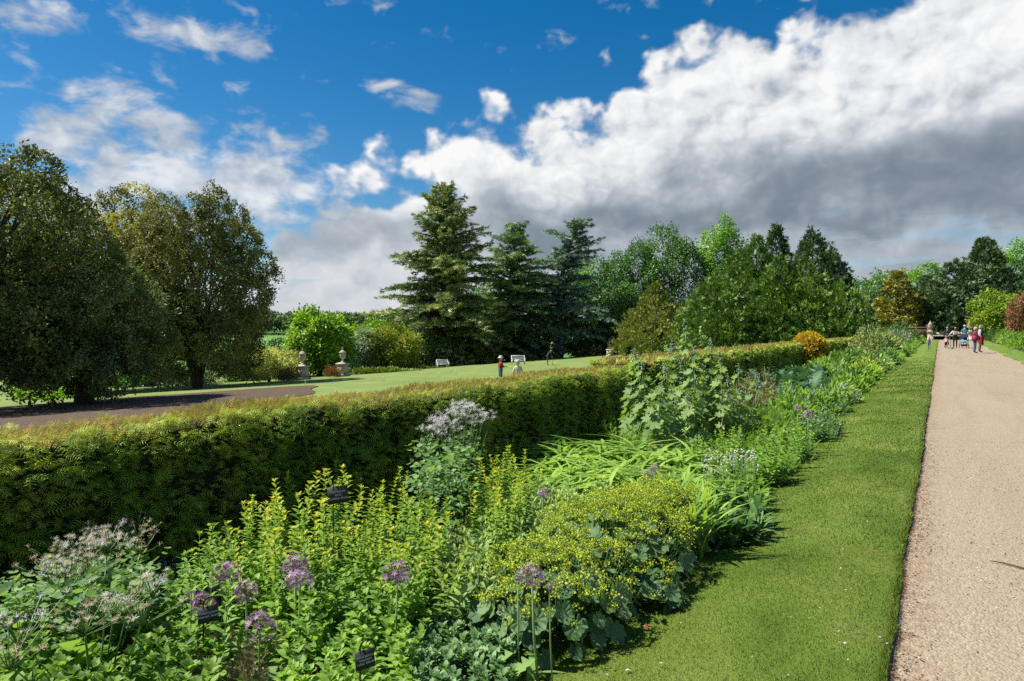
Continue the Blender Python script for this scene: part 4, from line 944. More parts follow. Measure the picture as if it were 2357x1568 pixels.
clump('leafy_perennial', 'leafy shoots in the gap below the left bellflowers', 'plant', in_poly(40, [(400, 1300), (520, 1270), (600, 1290), (500, 1350), (400, 1370)]), .48, mint, 'leafy perennials')
clump('sage_clump', 'pale grey green lance leaved clump left of the yellow mound', 'plant', in_poly(60, [(1000, 1240), (1130, 1180), (1210, 1230), (1180, 1290), (1090, 1350), (1000, 1330)]), .42, lanc, 'grey green clumps')
clump('sage_clump', 'grey green lance leaved clump behind the yellow mound', 'plant', in_poly(60, [(1170, 1160), (1290, 1110), (1420, 1110), (1360, 1160), (1220, 1220)]), .42, lanc, 'grey green clumps')
clump('aster_clump', 'fresh green narrow leaved aster clump below the plume poppy', 'plant', in_poly(60, [(1395, 960), (1450, 928), (1500, 960), (1490, 1000), (1420, 1000)]), .55, asters, 'aster clumps')
clump('aster_clump', 'low narrow leaved green clump in the middle of the border', 'plant', in_poly(110, [(1560, 1010), (1700, 985), (1840, 960), (1880, 990), (1800, 1050), (1660, 1060)]), .38, mint, 'aster clumps')

# ---- stonecrop
def stonecrop():
    g = G(); r = np.random.default_rng(2); g.tube([(0, 0, 0), (.02, 0, .5), (0, .02, 1)], [.03, .025, .015], 4, 1)
    P, D, S = [], [], []
    for i in range(9):
        t = .25 + .75 * i / 9
        for k in range(3): a = i * 1.05 + k * 2.094; e = .15 + t * .9; P.append((0, 0, t)); D.append((math.cos(a) * math.cos(e), math.sin(a) * math.cos(e), math.sin(e))); S.append(.32 * (1.1 - .55 * t))
    g.inst(OVATE, np.array(P), frames(np.array(D), np.array([0, 0, 1.])), np.array(S)); return g.mesh('stonecrop_shoot', [M_BLUEG, STEM], True)
SC = [stonecrop()]
clump('stonecrop_clump', 'blue green stonecrop mound in front of the yellow mound', 'plant', in_poly(170, [(960, 1400), (1060, 1360), (1140, 1400), (1180, 1480), (1160, 1575), (1000, 1590), (930, 1500)]), .26, SC, None, 'shoot', .2)
clump('stonecrop_clump', 'pale stonecrop cushion at the bed edge before the blue geraniums', 'plant', in_poly(120, [(1840, 935), (1905, 935), (1930, 962), (1900, 985), (1850, 975)]), .30, SC, None, 'shoot', .2)

# ---- lady's mantle (alchemilla): broad scalloped leaves and a froth of yellow flowers
ALM = [tmesh('alchemilla_leaf', ALCH, [M_ALCH])]
def mantle(px0, label, cx, cy, rx, ry, H, nleaf, nflow, seed):
    r = np.random.default_rng(seed); z = float(ground_z(cx, cy)) - .012
    z = max(z, -.06); root = empty('ladys_mantle', (cx, cy, z), 0, label, 'plant', 'ladys mantle plants')
    st = G()
    for i in range(nleaf):
        a = r.random() * 2 * PI; q = math.sqrt(r.random()) if i % 3 else .92; e = (1 - q ** 2.4) ** .5
        x, y = math.cos(a) * rx * q, math.sin(a) * ry * q; h = H * (.25 + .68 * e) * (.75 + .3 * r.random())
        if q > .8: h = H * r.uniform(.12, .75)
        n = unit(np.array([math.cos(a) * q * 1.15, math.sin(a) * q * 1.15, .55 + .6 * e]) + r.normal(size=3) * .2)
        d = np.array([math.cos(a), math.sin(a), -.45 * q]) + r.normal(size=3) * .25; d = d - n * np.dot(d, n)
        s = r.uniform(.085, .145)
        place(root, 'leaf', ALM[0], (x, y, h), frames(d, n)[0], s)
        if i % 2 == 0: st.tube([(x * .4, y * .4, 0), (x * .8, y * .8, h * .65), (x, y, h)], [.004, .003, .003], 3)
    # flower froth: many small clusters on thin branched stems
    F = G(); P = []
    for i in range(nflow):
        a = r.random() * 2 * PI; q = r.random() ** .55; e = max(0, 1 - q ** 2.2) ** .5
        q2 = q * r.uniform(.95, 1.18); c = np.array([math.cos(a) * rx * q2, math.sin(a) * ry * q2, H * (.46 + .60 * e) + r.normal() * .045])
        if q > .85 and r.random() < .55: continue
        st.tube([c * np.array([.75, .75, .35]), c * np.array([.93, .93, .8]), c], [.0025, .002, .0015], 3)
        k = r.integers(16, 30); P.append(c + r.normal(size=(k, 3)) * np.array([.016, .016, .010]))
    P = np.concatenate(P); F.inst(BUD, P, frames(rand_dirs(len(P)), rand_dirs(len(P))), 0.0062 * (.6 + .8 * rng.random(len(P))))
    tag(F.obj('flower_froth', M_ALCHF, root), kind='stuff'); tag(st.obj('flower_stalks', STEM, root), kind='stuff')
mantle(0, 'ladys mantle with big scalloped leaves at the near end of the yellow mound', -1.86, 3.45, .44, .62, .40, 250, 310, 1)
mantle(0, 'ladys mantle thick with yellow froth in the middle of the mound', -1.88, 4.35, .50, .62, .46, 220, 430, 2)
mantle(0, 'ladys mantle closing the far end of the yellow mound', -1.86, 5.05, .42, .50, .44, 190, 310, 3)
mantle(0, 'small ladys mantle sprawling beside the yellow mound onto grass', -1.50, 3.95, .20, .22, .20, 40, 46, 4)

# ---- daylilies: fountains of arching straps
STRAPS = [tmesh('strap', blade(9, .050 + .012 * k, 1.25 + .35 * k, lambda t: min(1, .55 + t) * (1 - t ** 4), .5), [M_LILY]) for k in range(4)]
def daylily(px, py, H, label, n=75, seed=0, spread=1.0):
    b = base_at(px, py, H); r = np.random.default_rng(seed); root = empty('daylily', b, 0, label, 'plant', 'daylily fountains')
    for i in range(n):
        a = r.random() * 2 * PI; e = R(r.uniform(56, 88)); d = np.array([math.cos(a) * math.cos(e), math.sin(a) * math.cos(e), math.sin(e)])
        up = np.array([-math.cos(a), -math.sin(a), .35]) + r.normal(size=3) * .25
        o = r.normal(size=3) * .09 * spread; o[2] = 0
        place(root, 'strap', STRAPS[r.integers(4)], o, frames(d, -up if False else up)[0], H * r.uniform(1.1, 1.9))
for i, (px, py, H, lb) in enumerate(((1235, 1000, .52, 'daylily fountain touching the hedge foot'), (1305, 1005, .55, 'daylily fountain beside the hedge, with pale arching straps'), (1385, 1000, .56, 'daylily fountain in the middle of the strap leaved drift'),
        (1465, 1000, .54, 'daylily fountain under the aster clump'), (1545, 1015, .52, 'daylily fountain at the right end of the drift'), (1325, 1050, .50, 'daylily fountain at the front left of the drift'), (1415, 1055, .52, 'daylily fountain at the front of the drift'), (1500, 1060, .50, 'daylily fountain leaning towards the yellow mound'), (1565, 1075, .46, 'daylily fountain beside the white flowered plant'))):
    daylily(px, py, H * 1.05, lb, 165, i, 2.4)

# ---- plume poppy
PL = [tmesh('plume_leaf', PLUME, [M_PLUME])]; PLY = [tmesh('plume_leaf_young', PLUME, [M_PLUMEY])]
def plume(label, tops, seed, dep=10.9):
    r = np.random.default_rng(seed); Q = [at_depth(t[0], t[1], dep + r.normal() * .35) for t in tops]; B = [np.array([q[0], q[1], float(ground_z(q[0], q[1])) - .02]) for q in Q]; tops = [(t[0], t[1], q[2] - b[2]) for t, q, b in zip(tops, Q, B)]; c = np.mean(B, 0); c[2] = float(ground_z(c[0], c[1]))
    root = empty('plume_poppy', c, 0, label, 'plant', 'plume poppies'); 
    for b, (px, py, h) in zip(B, tops):
        o = b - c; g = G(); ben = r.normal(size=2) * .06
        u = np.linspace(0, 1, 7)[:, None]; g.tube(o + np.concatenate([ben[0] * u ** 2, ben[1] * u ** 2, h * u], 1), np.linspace(.014, .006, 7), 5)
        # bud plume at the tip
        P = o + np.array([ben[0], ben[1], h]) + r.normal(size=(26, 3)) * np.array([.022, .022, .055]); g.inst(BALL, P, frames(rand_dirs(26), rand_dirs(26)), .016)
        g.obj('stem', [leaf_mat('plume_stem', [(.14, .20, .13), (.22, .28, .20)], .1)], root, smooth=True)
        n = int(8 + h * 17)
        for i in range(n):
            t = .16 + .82 * i / n; a = i * 2.4 + r.normal() * .3; s = (.235 * (1 - .62 * t ** 2.2)) * r.uniform(.75, 1.15) 
            L = s * .7; p = o + np.array([ben[0] * t * t, ben[1] * t * t, h * t]); hd = np.array([math.cos(a), math.sin(a), 0])
            q = p + hd * L + np.array([0, 0, L * .35])
            nrm = np.array([hd[0] * .75, hd[1] * .75, .8]) + r.normal(size=3) * .2; d = hd + np.array([0, 0, -.55]); d = d - nrm * np.dot(d, nrm) / np.dot(nrm, nrm)
            place(root, 'leaf', (PLY if (t > .8 and r.random() < .7) else PL)[0], q, frames(d, nrm)[0], s)
plume('tall grey green plume poppy with the highest stem', [(1575, 758, 1.75), (1640, 790, 1.6), (1545, 800, 1.55), (1600, 810, 1.5), (1560, 840, 1.35), (1620, 850, 1.3), (1580, 880, 1.1), (1530, 870, 1.15)], 1)
plume('plume poppy clump in front with big lobed leaves', [(1460, 815, 1.5), (1490, 840, 1.35), (1475, 880, 1.1), (1510, 850, 1.25), (1520, 900, 1.0), (1480, 920, .85), (1550, 930, .8), (1600, 920, .85)], 2, 9.9)
plume('plume poppy spreading towards the brown seed heads', [(1700, 850, 1.15), (1665, 830, 1.3), (1680, 880, 1.0), (1640, 890, 1.0), (1730, 880, .95), (1610, 880, 1.05), (1700, 910, .8), (1650, 930, .75)], 3, 11.6)

# ---- tall mallow
MW = [tmesh('mallow_leaf', MALLOW, [leaf_mat('mallow_leaf', [(.095, .17, .055), (.145, .23, .08), (.20, .29, .11)], .34, .5, .3, 2, .3)])]
def mallow():
    b = base_at(1056, 985, .86); root = empty('mallow', b, 0, 'tall mallow stalk with broad lobed pale leaves before the white plumes', 'plant'); r = np.random.default_rng(7)
    g = G(); g.tube([(0, 0, 0), (.01, 0, .4), (0, .01, .88)], [.013, .011, .006], 6); g.obj('stalk', STEM, root, smooth=True)
    for i in range(46):
        t = (.05 + .93 * i / 46) if i < 34 else r.uniform(.05, .4); a = i * 2.4; s = .17 * (1 - .6 * t ** 1.5) * r.uniform(.8, 1.25); L = .06 + .17 * (1 - t) * r.uniform(.6, 1.3); hd = np.array([math.cos(a), math.sin(a), 0])
        nrm = np.array([hd[0] * .45, hd[1] * .45, 1]) + r.normal(size=3) * .25; d = hd + np.array([0, 0, -.3]); d = d - nrm * np.dot(d, nrm) / np.dot(nrm, nrm)
        place(root, 'leaf', MW[0], np.array([0, 0, .86 * t]) + hd * L + np.array([0, 0, L * .3]), frames(d, nrm)[0], s)
mallow()

# ---- meadow rue: fluffy heads over rounded leaflets
def rue(label, heads, hh, leaf_poly, hl, nl, seed, buff=.3, hs=.034, nh=9, flat=False):
    B = [base_at(px, py, hh) for px, py in heads]
    if flat:
        dp_ = float(np.dot(B[0] + np.array([0, 0, hh]) - np.array([0, 0, EYE]), FW)); B = [at_depth(px, py, dp_ + rng.normal() * .12) - np.array([0, 0, hh]) for px, py in heads]
    c = np.mean(B, 0); c[2] = float(ground_z(c[0], c[1])) - .012
    root = empty('meadow_rue', c, 0, label, 'plant', 'meadow rue plants'); r = np.random.default_rng(seed)
    me = []
    for bm in (M_WHITE, M_BUFF):
        for k in range(3):
            g = G(); P = r.normal(size=(nh, 3)) * np.array([.055, .055, .022]); g.inst(FLUFF, P, frames(rand_dirs(nh) * .3 + np.array([0, 1, 0]), np.array([0, 0, 1.]) + r.normal(size=(nh, 3)) * .3), hs * (.6 + .6 * r.random(nh)))
            for p in P: g.tube([(0, 0, -.09), p * .6 + np.array([0, 0, -.04]), p], [.0025, .002, .0015], 3, 1)
            me.append(g.mesh('rue_head', [bm, STEM]))
    for b in B:
        o = b - c; m = me[(3 if r.random() < buff else 0) + r.integers(3)]
        place(root, 'flower_head', m, o + np.array([0, 0, hh]), np.array(Euler((0, 0, r.random() * 6)).to_matrix()), r.uniform(.8, 1.25))
    st = G()
    for b in B:
        o = b - c; st.tube([o * np.array([.3, .3, 0]), o * np.array([.6, .6, 0]) + np.array([0, 0, hh * .5]), o + np.array([0, 0, hh - .08])], [.005, .004, .003], 4)
    tag(st.obj('stalks', STEM, root), kind='stuff')
    g = G(); PP = in_poly(nl, leaf_poly)
    Q = np.array([base_at(p[0], p[1], hl) for p in PP]) - c; Q[:, 2] += hl * (.55 + .6 * r.random(nl))
    for k in range(9):
        off = r.normal(size=(nl, 3)) * np.array([.05, .05, .022]); g.inst(ROUND, Q + off, frames(rand_dirs(nl) * np.array([1, 1, .35]), np.array([0, 0, 1.]) + r.normal(size=(nl, 3)) * .45), .042 * (.7 + .6 * r.random(nl)))
    tag(g.obj('leaflets', M_THAL, root, smooth=True), kind='stuff')
    return root
rue('meadow rue with fluffy pinkish white heads against the dark hedge', [(1055, 930), (1075, 935), (1040, 950), (1095, 945), (1110, 955), (1125, 962), (1060, 955), (1085, 960), (1035, 968), (1055, 975), (1012, 970), (990, 982), (1005, 990), (980, 985), (1020, 1000), (1100, 970), (1045, 940), (1070, 950), (1090, 935), (1030, 985)], 1.22, [(955, 1010), (1040, 990), (1110, 1000), (1090, 1080), (1000, 1120), (945, 1090)], .78, 170, 1, 0.0, .034, 13, True)
rue('faded meadow rue with buff and white heads at the left corner', [(305, 1192), (318, 1208), (232, 1215), (215, 1225), (255, 1230), (270, 1240), (325, 1235), (150, 1250), (175, 1245), (125, 1258), (195, 1240), (245, 1245), (225, 1250), (190, 1265), (160, 1290), (130, 1300), (200, 1275), (318, 1330), (260, 1380), (290, 1375), (240, 1385), (325, 1395), (350, 1335), (195, 1405), (150, 1300), (115, 1290), (20, 1480), (45, 1425), (195, 1420), (165, 1300), (210, 1235), (240, 1225)], .74,
    [(60, 1330), (330, 1280), (355, 1350), (280, 1400), (100, 1400), (0, 1380), (0, 1340)], .56, 260, 2, .78, .020, 12)

# ---- alliums
def allium_head(seed, n=70, rad=1.0, star_=.25, hem=-.45):
    r = np.random.default_rng(seed); g = G(); d = rand_dirs(n * 2); d = d[d[:, 2] > hem][:n]; m = len(d); k = rad * (.82 + .22 * r.random(m))
    p = d * k[:, None]; g.inst(STAR, p, frames(np.cross(d, rand_dirs(m)), d + r.normal(size=(m, 3)) * .2), star_ * (.75 + .5 * r.random(m)), np.clip(.15 + .7 * r.random(m), 0, 1), 0)
    for q in p: g.tube([q * .04, q * .96], [.010, .006], 3, 1, r.random(), cap=False)
    g.inst(BALL, p * .97, frames(d, rand_dirs(m)), .05, None, 1)
    return g.mesh('allium_head', [M_PURPLE, M_PURPLE_D])
AH = [allium_head(1), allium_head(2, 80), allium_head(3, 60)]; AHS = [allium_head(5, 34, 1.0, .3, -.2)]
ASTRAP = tmesh('allium_leaf', blade(7, .14, 1.1, lambda t: 1 - t ** 2, .5), [leaf_mat('allium_strap', [(.10, .17, .05), (.16, .23, .07)], .3)])
def allium(px, py, rp, h, label, seed, small=False, dense=None):
    b = base_at(px, py, h); d = float(np.dot(b + np.array([0, 0, h]) - np.array([0, 0, EYE]), FW)); rad = .92 * rp / FPX * d
    root = empty('allium', b, 0, label, 'flower', 'purple alliums'); r = np.random.default_rng(seed)
    g = G(); bx, by = r.normal(size=2) * .02; g.tube([(bx, by, -.02), (bx * .3, by * .3, h * .5), (0, 0, h)], np.array([.0065, .0058, .0045]) * (.6 if small else 1), 6); g.obj('stem', leaf_mat('allium_stem', [(.13, .20, .06), (.19, .26, .09)], .1), root, smooth=True)
    place(root, 'flower_head', (AHS if small else AH)[seed % (1 if small else 3)], (0, 0, h), np.array(Euler((r.normal() * .15, r.normal() * .15, r.random() * 6)).to_matrix()), rad)
    for i in range(0 if small else 3):
        a = r.random() * 6.28; place(root, 'leaf', ASTRAP, (0, 0, .01), frames((math.cos(a) * .5, math.sin(a) * .5, .85), (-math.cos(a), -math.sin(a), .3))[0], r.uniform(.28, .42))
for i, a in enumerate(((520, 1326, 36, .58, 'full round mauve allium beside the blank name sign'), (566, 1364, 31, .54, 'reddish mauve allium just in front of the round mauve one'), (597, 1445, 40, .46, 'pale mauve open allium low at the front'),
        (680, 1305, 34, .56, 'dusky allium behind its paler twin'), (690, 1338, 34, .54, 'pale starry allium in front of its dusky twin'), (915, 1326, 37, .56, 'deep purple allium standing alone among green leaves'),
        (1224, 1327, 31, .58, 'bright purple allium before the yellow mound'), (468, 1394, 32, .47, 'dull allium hanging before the blank name sign'), (1250, 1138, 16, .56, 'dark seeding allium among grey green leaves'), (1492, 1094, 13, .54, 'small purple allium below the arching straps'),
        (1508, 1079, 12, .58, 'tiny mauve allium under an arching strap'), (1860, 957, 15, .60, 'dusky allium over the pale stonecrop cushion'), (1836, 940, 10, .62, 'small dark allium beside the dusky one'))):
    allium(*a, i)
allium(1192, 1334, 13, .56, 'half open allium bud left of the bright purple one', 20, True); allium(1264, 1352, 11, .54, 'closed allium bud right of the bright purple one', 21, True)

# ---- big serrated poppy leaves
PO = [tmesh('poppy_leaf', POPPY, [leaf_mat('poppy_leaf', [(.085, .17, .045), (.13, .235, .06), (.185, .30, .085)], .38, .42, .4, 2, .3)]), tmesh('thistle_leaf', THISTLE, [leaf_mat('thistle_leaf', [(.12, .19, .08), (.17, .25, .11), (.23, .31, .15)], .3, .5, .3, 2, .3)])]
def rosette(px, py, H, label, n, L, k=0, group='jagged leaved rosettes', seed=0, emin=18, emax=75):
    b = base_at(px, py, H); r = np.random.default_rng(seed); root = empty('oriental_poppy' if k == 0 else 'thistle', b, 0, label, 'plant', group)
    for i in range(n):
        a = i * 2.4 + r.normal() * .3; e = R(r.uniform(emin, emax)); place(root, 'leaf', PO[k], (r.normal() * .03, r.normal() * .03, .02), frames((math.cos(a) * math.cos(e), math.sin(a) * math.cos(e), math.sin(e)), (-math.cos(a) * .5, -math.sin(a) * .5, .9))[0], L * r.uniform(.7, 1.25))
for i, a in enumerate(((195, 1440, .50, 'large jagged poppy with curling leaf at the front left', 20, .46), (60, 1490, .46, 'jagged poppy leaves at the left edge of the border', 16, .36), (330, 1460, .42, 'bright jagged leaves under the faded meadow rue', 16, .30), (410, 1430, .40, 'jagged rosette behind the lettered sign', 14, .28),
        (1000, 1500, .22, 'jagged rosette growing through the stonecrop', 13, .26), (1110, 1540, .22, 'jagged rosette at the foot of the yellow mound', 14, .27), (640, 1530, .34, 'jagged rosette before the purple brown leaves', 14, .28), (760, 1480, .24, 'jagged green rosette among the leafy stems', 14, .26), (870, 1460, .24, 'jagged rosette in front of the deep purple allium', 13, .26), (260, 1540, .40, 'jagged rosette at the bottom left corner', 14, .30), (560, 1420, .26, 'jagged rosette between the mauve alliums', 12, .26))):
    rosette(*a, seed=i)
rosette(95, 1345, .70, 'grey thistle like plant left of the faded meadow rue', 16, .42, 1, seed=31)
rosette(20, 1400, .60, 'grey thistle like leaves at the far left edge', 14, .36, 1, seed=32)

# ---- purple brown ferny leaves
def pinnate(n=8):
    V, F = [], []
    for i in range(n):
        y = .15 + .8 * i / n; l = .16 * (1 - .5 * abs(i / n - .35))
        for s in (-1, 1): k = len(V); V += [(0, y, 0), (s * l * .5, y + .06, .02), (s * l, y + .05, -.01), (s * l * .5, y - .02, .02)]; F.append([k, k + 1, k + 2, k + 3][::s])
    k = len(V); V += [(-.008, 0, 0), (.008, 0, 0), (.006, .97, 0), (-.006, .97, 0)]; F.append([k, k + 1, k + 2, k + 3]); return T(V, F)
PIN = pinnate()
def ferny(name, label, poly, H, n, L, mat, per=5, group=None, tpl=PIN, cat='plant', up=(20, 80), smooth=True):
    Q = np.array([base_at(p[0], p[1], H) for p in in_poly(n, poly)]); c = Q.mean(0); c[2] = float(ground_z(c[0], c[1])) - .012; root = empty(name, c, 0, label, cat, group)
    g = G(); N_ = n * per; P = np.repeat(Q - c, per, 0); a = rng.random(N_) * 2 * PI; e = np.radians(rng.uniform(up[0], up[1], N_)); P[:, 2] += H * .35 * rng.random(N_)
    d = np.stack([np.cos(a) * np.cos(e), np.sin(a) * np.cos(e), np.sin(e)], 1); g.inst(tpl, P + rng.normal(size=(N_, 3)) * .02, frames(d, np.stack([-np.cos(a) * .6, -np.sin(a) * .6, np.full(N_, .8)], 1)), L * (.65 + .7 * rng.random(N_)))
    tag(g.obj('leaves', mat, root, smooth=smooth), kind='stuff'); return root
ferny('jacobs_ladder', 'purple brown ferny foliage at the front below the signs', [(390, 1500), (560, 1470), (650, 1500), (640, 1590), (400, 1600)], .26, 60, .26, M_BROWNP)
ferny('columbine', 'round blue green columbine leaflets at the left edge', [(-20, 1275), (100, 1270), (120, 1330), (-20, 1360)], .82, 90, .10, M_THAL, 9, None, ROUND)
ferny('hellebore', 'dark glossy leaved clump under the white flowers', [(1590, 1110), (1700, 1095), (1760, 1120), (1740, 1160), (1640, 1170), (1590, 1150)], .36, 90, .17, M_DARK, 6, None, LANCE)
ferny('masterwort', 'white flowered masterwort clump beside the verge', [(1590, 1060), (1740, 1040), (1760, 1090), (1640, 1105)], .40, 90, .16, M_MINT, 6, None, LANCE)
ferny('geum_clump', 'light green mixed foliage before the dusky alliums', [(1600, 980), (1760, 950), (1850, 955), (1870, 1000), (1790, 1040), (1660, 1030)], .38, 120, .16, M_LIMEP, 6, None, PIN)
ferny('iris_clump', 'stiff upright blades beside the yellow mound', [(1530, 1120), (1600, 1100), (1640, 1160), (1580, 1180)], .42, 40, .48, M_LILY, 6, None, blade(5, .055, .5), up=(50, 88))
ferny('phlox_clump', 'broad green foliage patch behind the yellow mound', [(1330, 1110), (1480, 1090), (1570, 1100), (1540, 1130), (1400, 1135)], .36, 90, .20, M_MINT, 6, None, LANCE)
def dots(root, g): pass
def flowers_over(name, label, poly, H, n, size, mat, tpl=STAR, cat='flower', group=None, jitter=.02, stalk=True, sub=5):
    """small separate blooms on thin stalks, one plant"""
    Q = np.array([base_at(p[0], p[1], H) for p in in_poly(n, poly)]); c = Q.mean(0); c[2] = float(ground_z(c[0], c[1])) - .012; root = empty(name, c, 0, label, cat, group)
    g = G(); s = G()
    for q in Q - c:
        t = q + np.array([0, 0, H * rng.uniform(.9, 1.08)]); P = t + rng.normal(size=(sub, 3)) * jitter
        g.inst(tpl, P, frames(rand_dirs(sub), np.array([0, 0, 1.]) + rng.normal(size=(sub, 3)) * .6), size * (.7 + .6 * rng.random(sub)))
        if stalk: s.tube([q, q * .5 + t * .5 + rng.normal(size=3) * .01, t], [.003, .0025, .002], 3)
    tag(g.obj('blooms', mat, root), kind='stuff')
    if stalk: tag(s.obj('stalks', STEM, root), kind='stuff')
flowers_over('white_blooms', 'scatter of small white flowers nodding above the masterwort', [(1605, 1045), (1740, 1035), (1750, 1065), (1620, 1090)], .50, 40, .011, M_WHITE, BALL, sub=3, jitter=.018)
flowers_over('forget_me_nots', 'haze of tiny blue forget me nots below the hedge', [(330, 1290), (430, 1280), (460, 1340), (560, 1310), (560, 1400), (400, 1400)], .30, 90, .009, M_FORGET, STAR, sub=4, jitter=.015)
flowers_over('forget_me_nots', 'tiny blue forget me nots among the front leaves', [(240, 1440), (420, 1420), (620, 1470), (620, 1568), (280, 1560)], .24, 60, .009, M_FORGET, STAR, sub=3, jitter=.015)

# ---- generic mounds further along the border
MLEAF = folded(.36, .08, -.1)
def mound(name, label, x, y, rx, ry, H, mat, leaf, tpl=MLEAF, n=900, group=None, flower=None, nf=0, fs=.02, cat='plant', up=.6, ftpl=STAR, spiky=.5):
    z = float(ground_z(x, y)) - .012 if x < 3 else .13; root = empty(name, (x, y, z), 0, label, cat, group)
    d = rand_dirs(n); d[:, 2] = np.abs(d[:, 2]); f = rng.random(n) ** .35; lob = 1 + .16 * np.sin(d[:, 0] * 4 + x * 7) * np.sin(d[:, 1] * 5 + y * 3) + .10 * np.sin(d[:, 0] * 9 + y) * np.sin(d[:, 1] * 8)
    p = d * np.array([rx, ry, H]) * (f * lob)[:, None]; dd = unit(d * np.array([1, 1, .5]) + np.array([0, 0, up]) + rng.normal(size=(n, 3)) * spiky)
    g = G(); g.inst(tpl, p, frames(dd, d * .5 + np.array([0, 0, .8]) + rng.normal(size=(n, 3)) * .35), leaf * (.6 + .8 * rng.random(n))); tag(g.obj('foliage', mat, root), kind='stuff')
    if flower:
        d = rand_dirs(nf); d[:, 2] = np.abs(d[:, 2]) * .8 + .25; d = unit(d); p = d * np.array([rx, ry, H]) * (1.0 + .12 * rng.random(nf))[:, None]; fg = G(); fg.inst(ftpl, p, frames(rand_dirs(nf), d + rng.normal(size=(nf, 3)) * .4), fs * (.7 + .6 * rng.random(nf))); tag(fg.obj('blooms', flower, root), kind='stuff')
    return root
ACAN = serrate(8, .5, .6); M_ACAN = leaf_mat('acanthus_leaf', [(.014, .045, .018), (.026, .072, .028), (.042, .100, .040), (.075, .14, .065)], .15, .5, .3, 1.5, .3)
ACM = tmesh('acanthus_leaf', ACAN, [M_ACAN])
def acanthus(x, y, label, n, seed):
    r = np.random.default_rng(seed); root = empty('acanthus', (x, y, float(ground_z(x, y)) - .012), 0, label, 'plant', 'glossy acanthus clumps')
    for i in range(n):
        a = i * 2.4; e = R(r.uniform(25, 80)); place(root, 'leaf', ACM, (r.normal() * .4, r.normal() * .6, .05 + .25 * r.random()), frames((math.cos(a) * math.cos(e), math.sin(a) * math.cos(e), math.sin(e)), (-math.cos(a) * .6, -math.sin(a) * .6, .8))[0], r.uniform(.38, .72))
acanthus(-3.6, 19.5, 'near clump of dark glossy acanthus leaves beyond the seed heads', 110, 1); acanthus(-3.4, 22.5, 'far clump of dark glossy acanthus leaves by the hedge', 110, 2); acanthus(-2.9, 18.0, 'paler acanthus leaves spilling towards the blue geraniums', 70, 3)
mound('geranium_clump', 'blue flowered geranium clump spilling over the bed edge', -2.05, 14.6, .55, .9, .48, M_MINT, .12, MLEAF, 1500, 'blue geraniums', M_BLUE, 90, .036)
mound('geranium_clump', 'blue flowered geranium clump behind, against brown seed heads', -2.75, 15.8, .6, 1.0, .52, M_MINT, .12, MLEAF, 1500, 'blue geraniums', M_BLUE, 100, .036)
mound('geranium_clump', 'geranium clump with sparse blue flowers beside the acanthus', -2.0, 16.9, .5, .9, .46, M_GREY, .12, MLEAF, 1300, 'blue geraniums', M_BLUE, 36, .036)
def seedheads():
    root = None; P = in_poly(40, [(1690, 838), (1775, 828), (1785, 870), (1700, 890)]); B = np.array([base_at(p[0], p[1], .85) for p in P]); c = B.mean(0); c[2] = float(ground_z(c[0], c[1])); root = empty('phlomis', c, 0, 'brown whorled seed head stems standing before the far hedge', 'plant')
    for b in B:
        g = G(); o = b - c; h = .85 * rng.uniform(.8, 1.1); g.tube([o, o + np.array([0, 0, h * .5]), o + np.array([rng.normal() * .04, rng.normal() * .04, h])], [.007, .006, .004], 4)
        for k in range(6): g.inst(BALL, (o + np.array([0, 0, h * (.45 + .1 * k)]))[None] + rng.normal(size=(4, 3)) * .012, frames(rand_dirs(4), rand_dirs(4)), .022)
        g.obj('stem', M_PINE, root)
seedheads()
mound('penstemon_clump', 'upright bronze tinted clump between plume poppy and geraniums', -3.1, 13.6, .6, .8, .75, M_BROWNP, .13, LANCE, 1100, None, M_BLUE, 30, .03)
mound('fern_clump', 'leafy green clump right of the plume poppy', -2.5, 11.6, .7, .9, .5, M_LIMEP, .14, PIN, 900)
mound('fern_clump', 'pale green leafy clump behind the stonecrop cushion', -2.2, 12.8, .5, .7, .45, M_MINT, .13, MLEAF, 900)
r_ = np.random.default_rng(77); far_mats = [M_MINT, M_LIMEP, M_GREY, M_DARK, M_COVER, M_LILY]
far_nm = {'fresh_leaf': 'mid green', 'lime_leafy': 'light green', 'grey_green_leaf': 'grey green', 'dark_leaf': 'dark green', 'ground_cover_leaf': 'mixed green', 'daylily_leaf': 'strap leaved'}
marks = [(17, 'the blue geraniums'), (22.5, 'the acanthus'), (26.3, 'the yellow spurge'), (29.5, 'the purple leaved clump'), (33.5, 'the golden dome'), (39, 'the dome and hedge end'), (44.5, 'the variegated shrub'), (50, 'the lavender drift'), (56, 'the silver clump'), (66, 'the grey shrub'), (78, 'the dark round shrub'), (99, 'the far urn')]
yy = 18.6; used_lb = set()
while yy < 93:
    st_ = .95 + yy * .026
    lo = [m for m in marks if m[0] <= yy][-1][1]; hi = [m for m in marks if m[0] > yy][0][1]
    for row, xx in (('at the verge edge', -2.15), ('in mid border', -3.1), ('at the hedge foot', -4.05)):
        if (xx < -2.5 and yy < 24) or (xx < -2.5 and 42.5 < yy < 47) or (xx < -2.5 and yy > 63): continue
        m_ = far_mats[r_.integers(len(far_mats))]; sc_ = 1 + yy / 80
        lb = f'{far_nm[m_.name]} mound {row}, past {lo}'
        for m_2 in far_mats:
            if lb not in used_lb: break
            m_ = m_2; lb = f'{far_nm[m_.name]} mound {row}, past {lo}'
        used_lb.add(lb)
        mound('perennial_mound', lb, xx + r_.normal() * .12, yy + r_.normal() * .25, .52 * (1 + .12 * r_.normal()), .62 * st_, (.46 if xx > -2.5 else .62) * r_.uniform(.75, 1.3), m_, .15 * sc_, MLEAF if m_ is not M_LILY else NARROW, int(700 / sc_ ** .3), lb)
    yy += st_ * 1.1
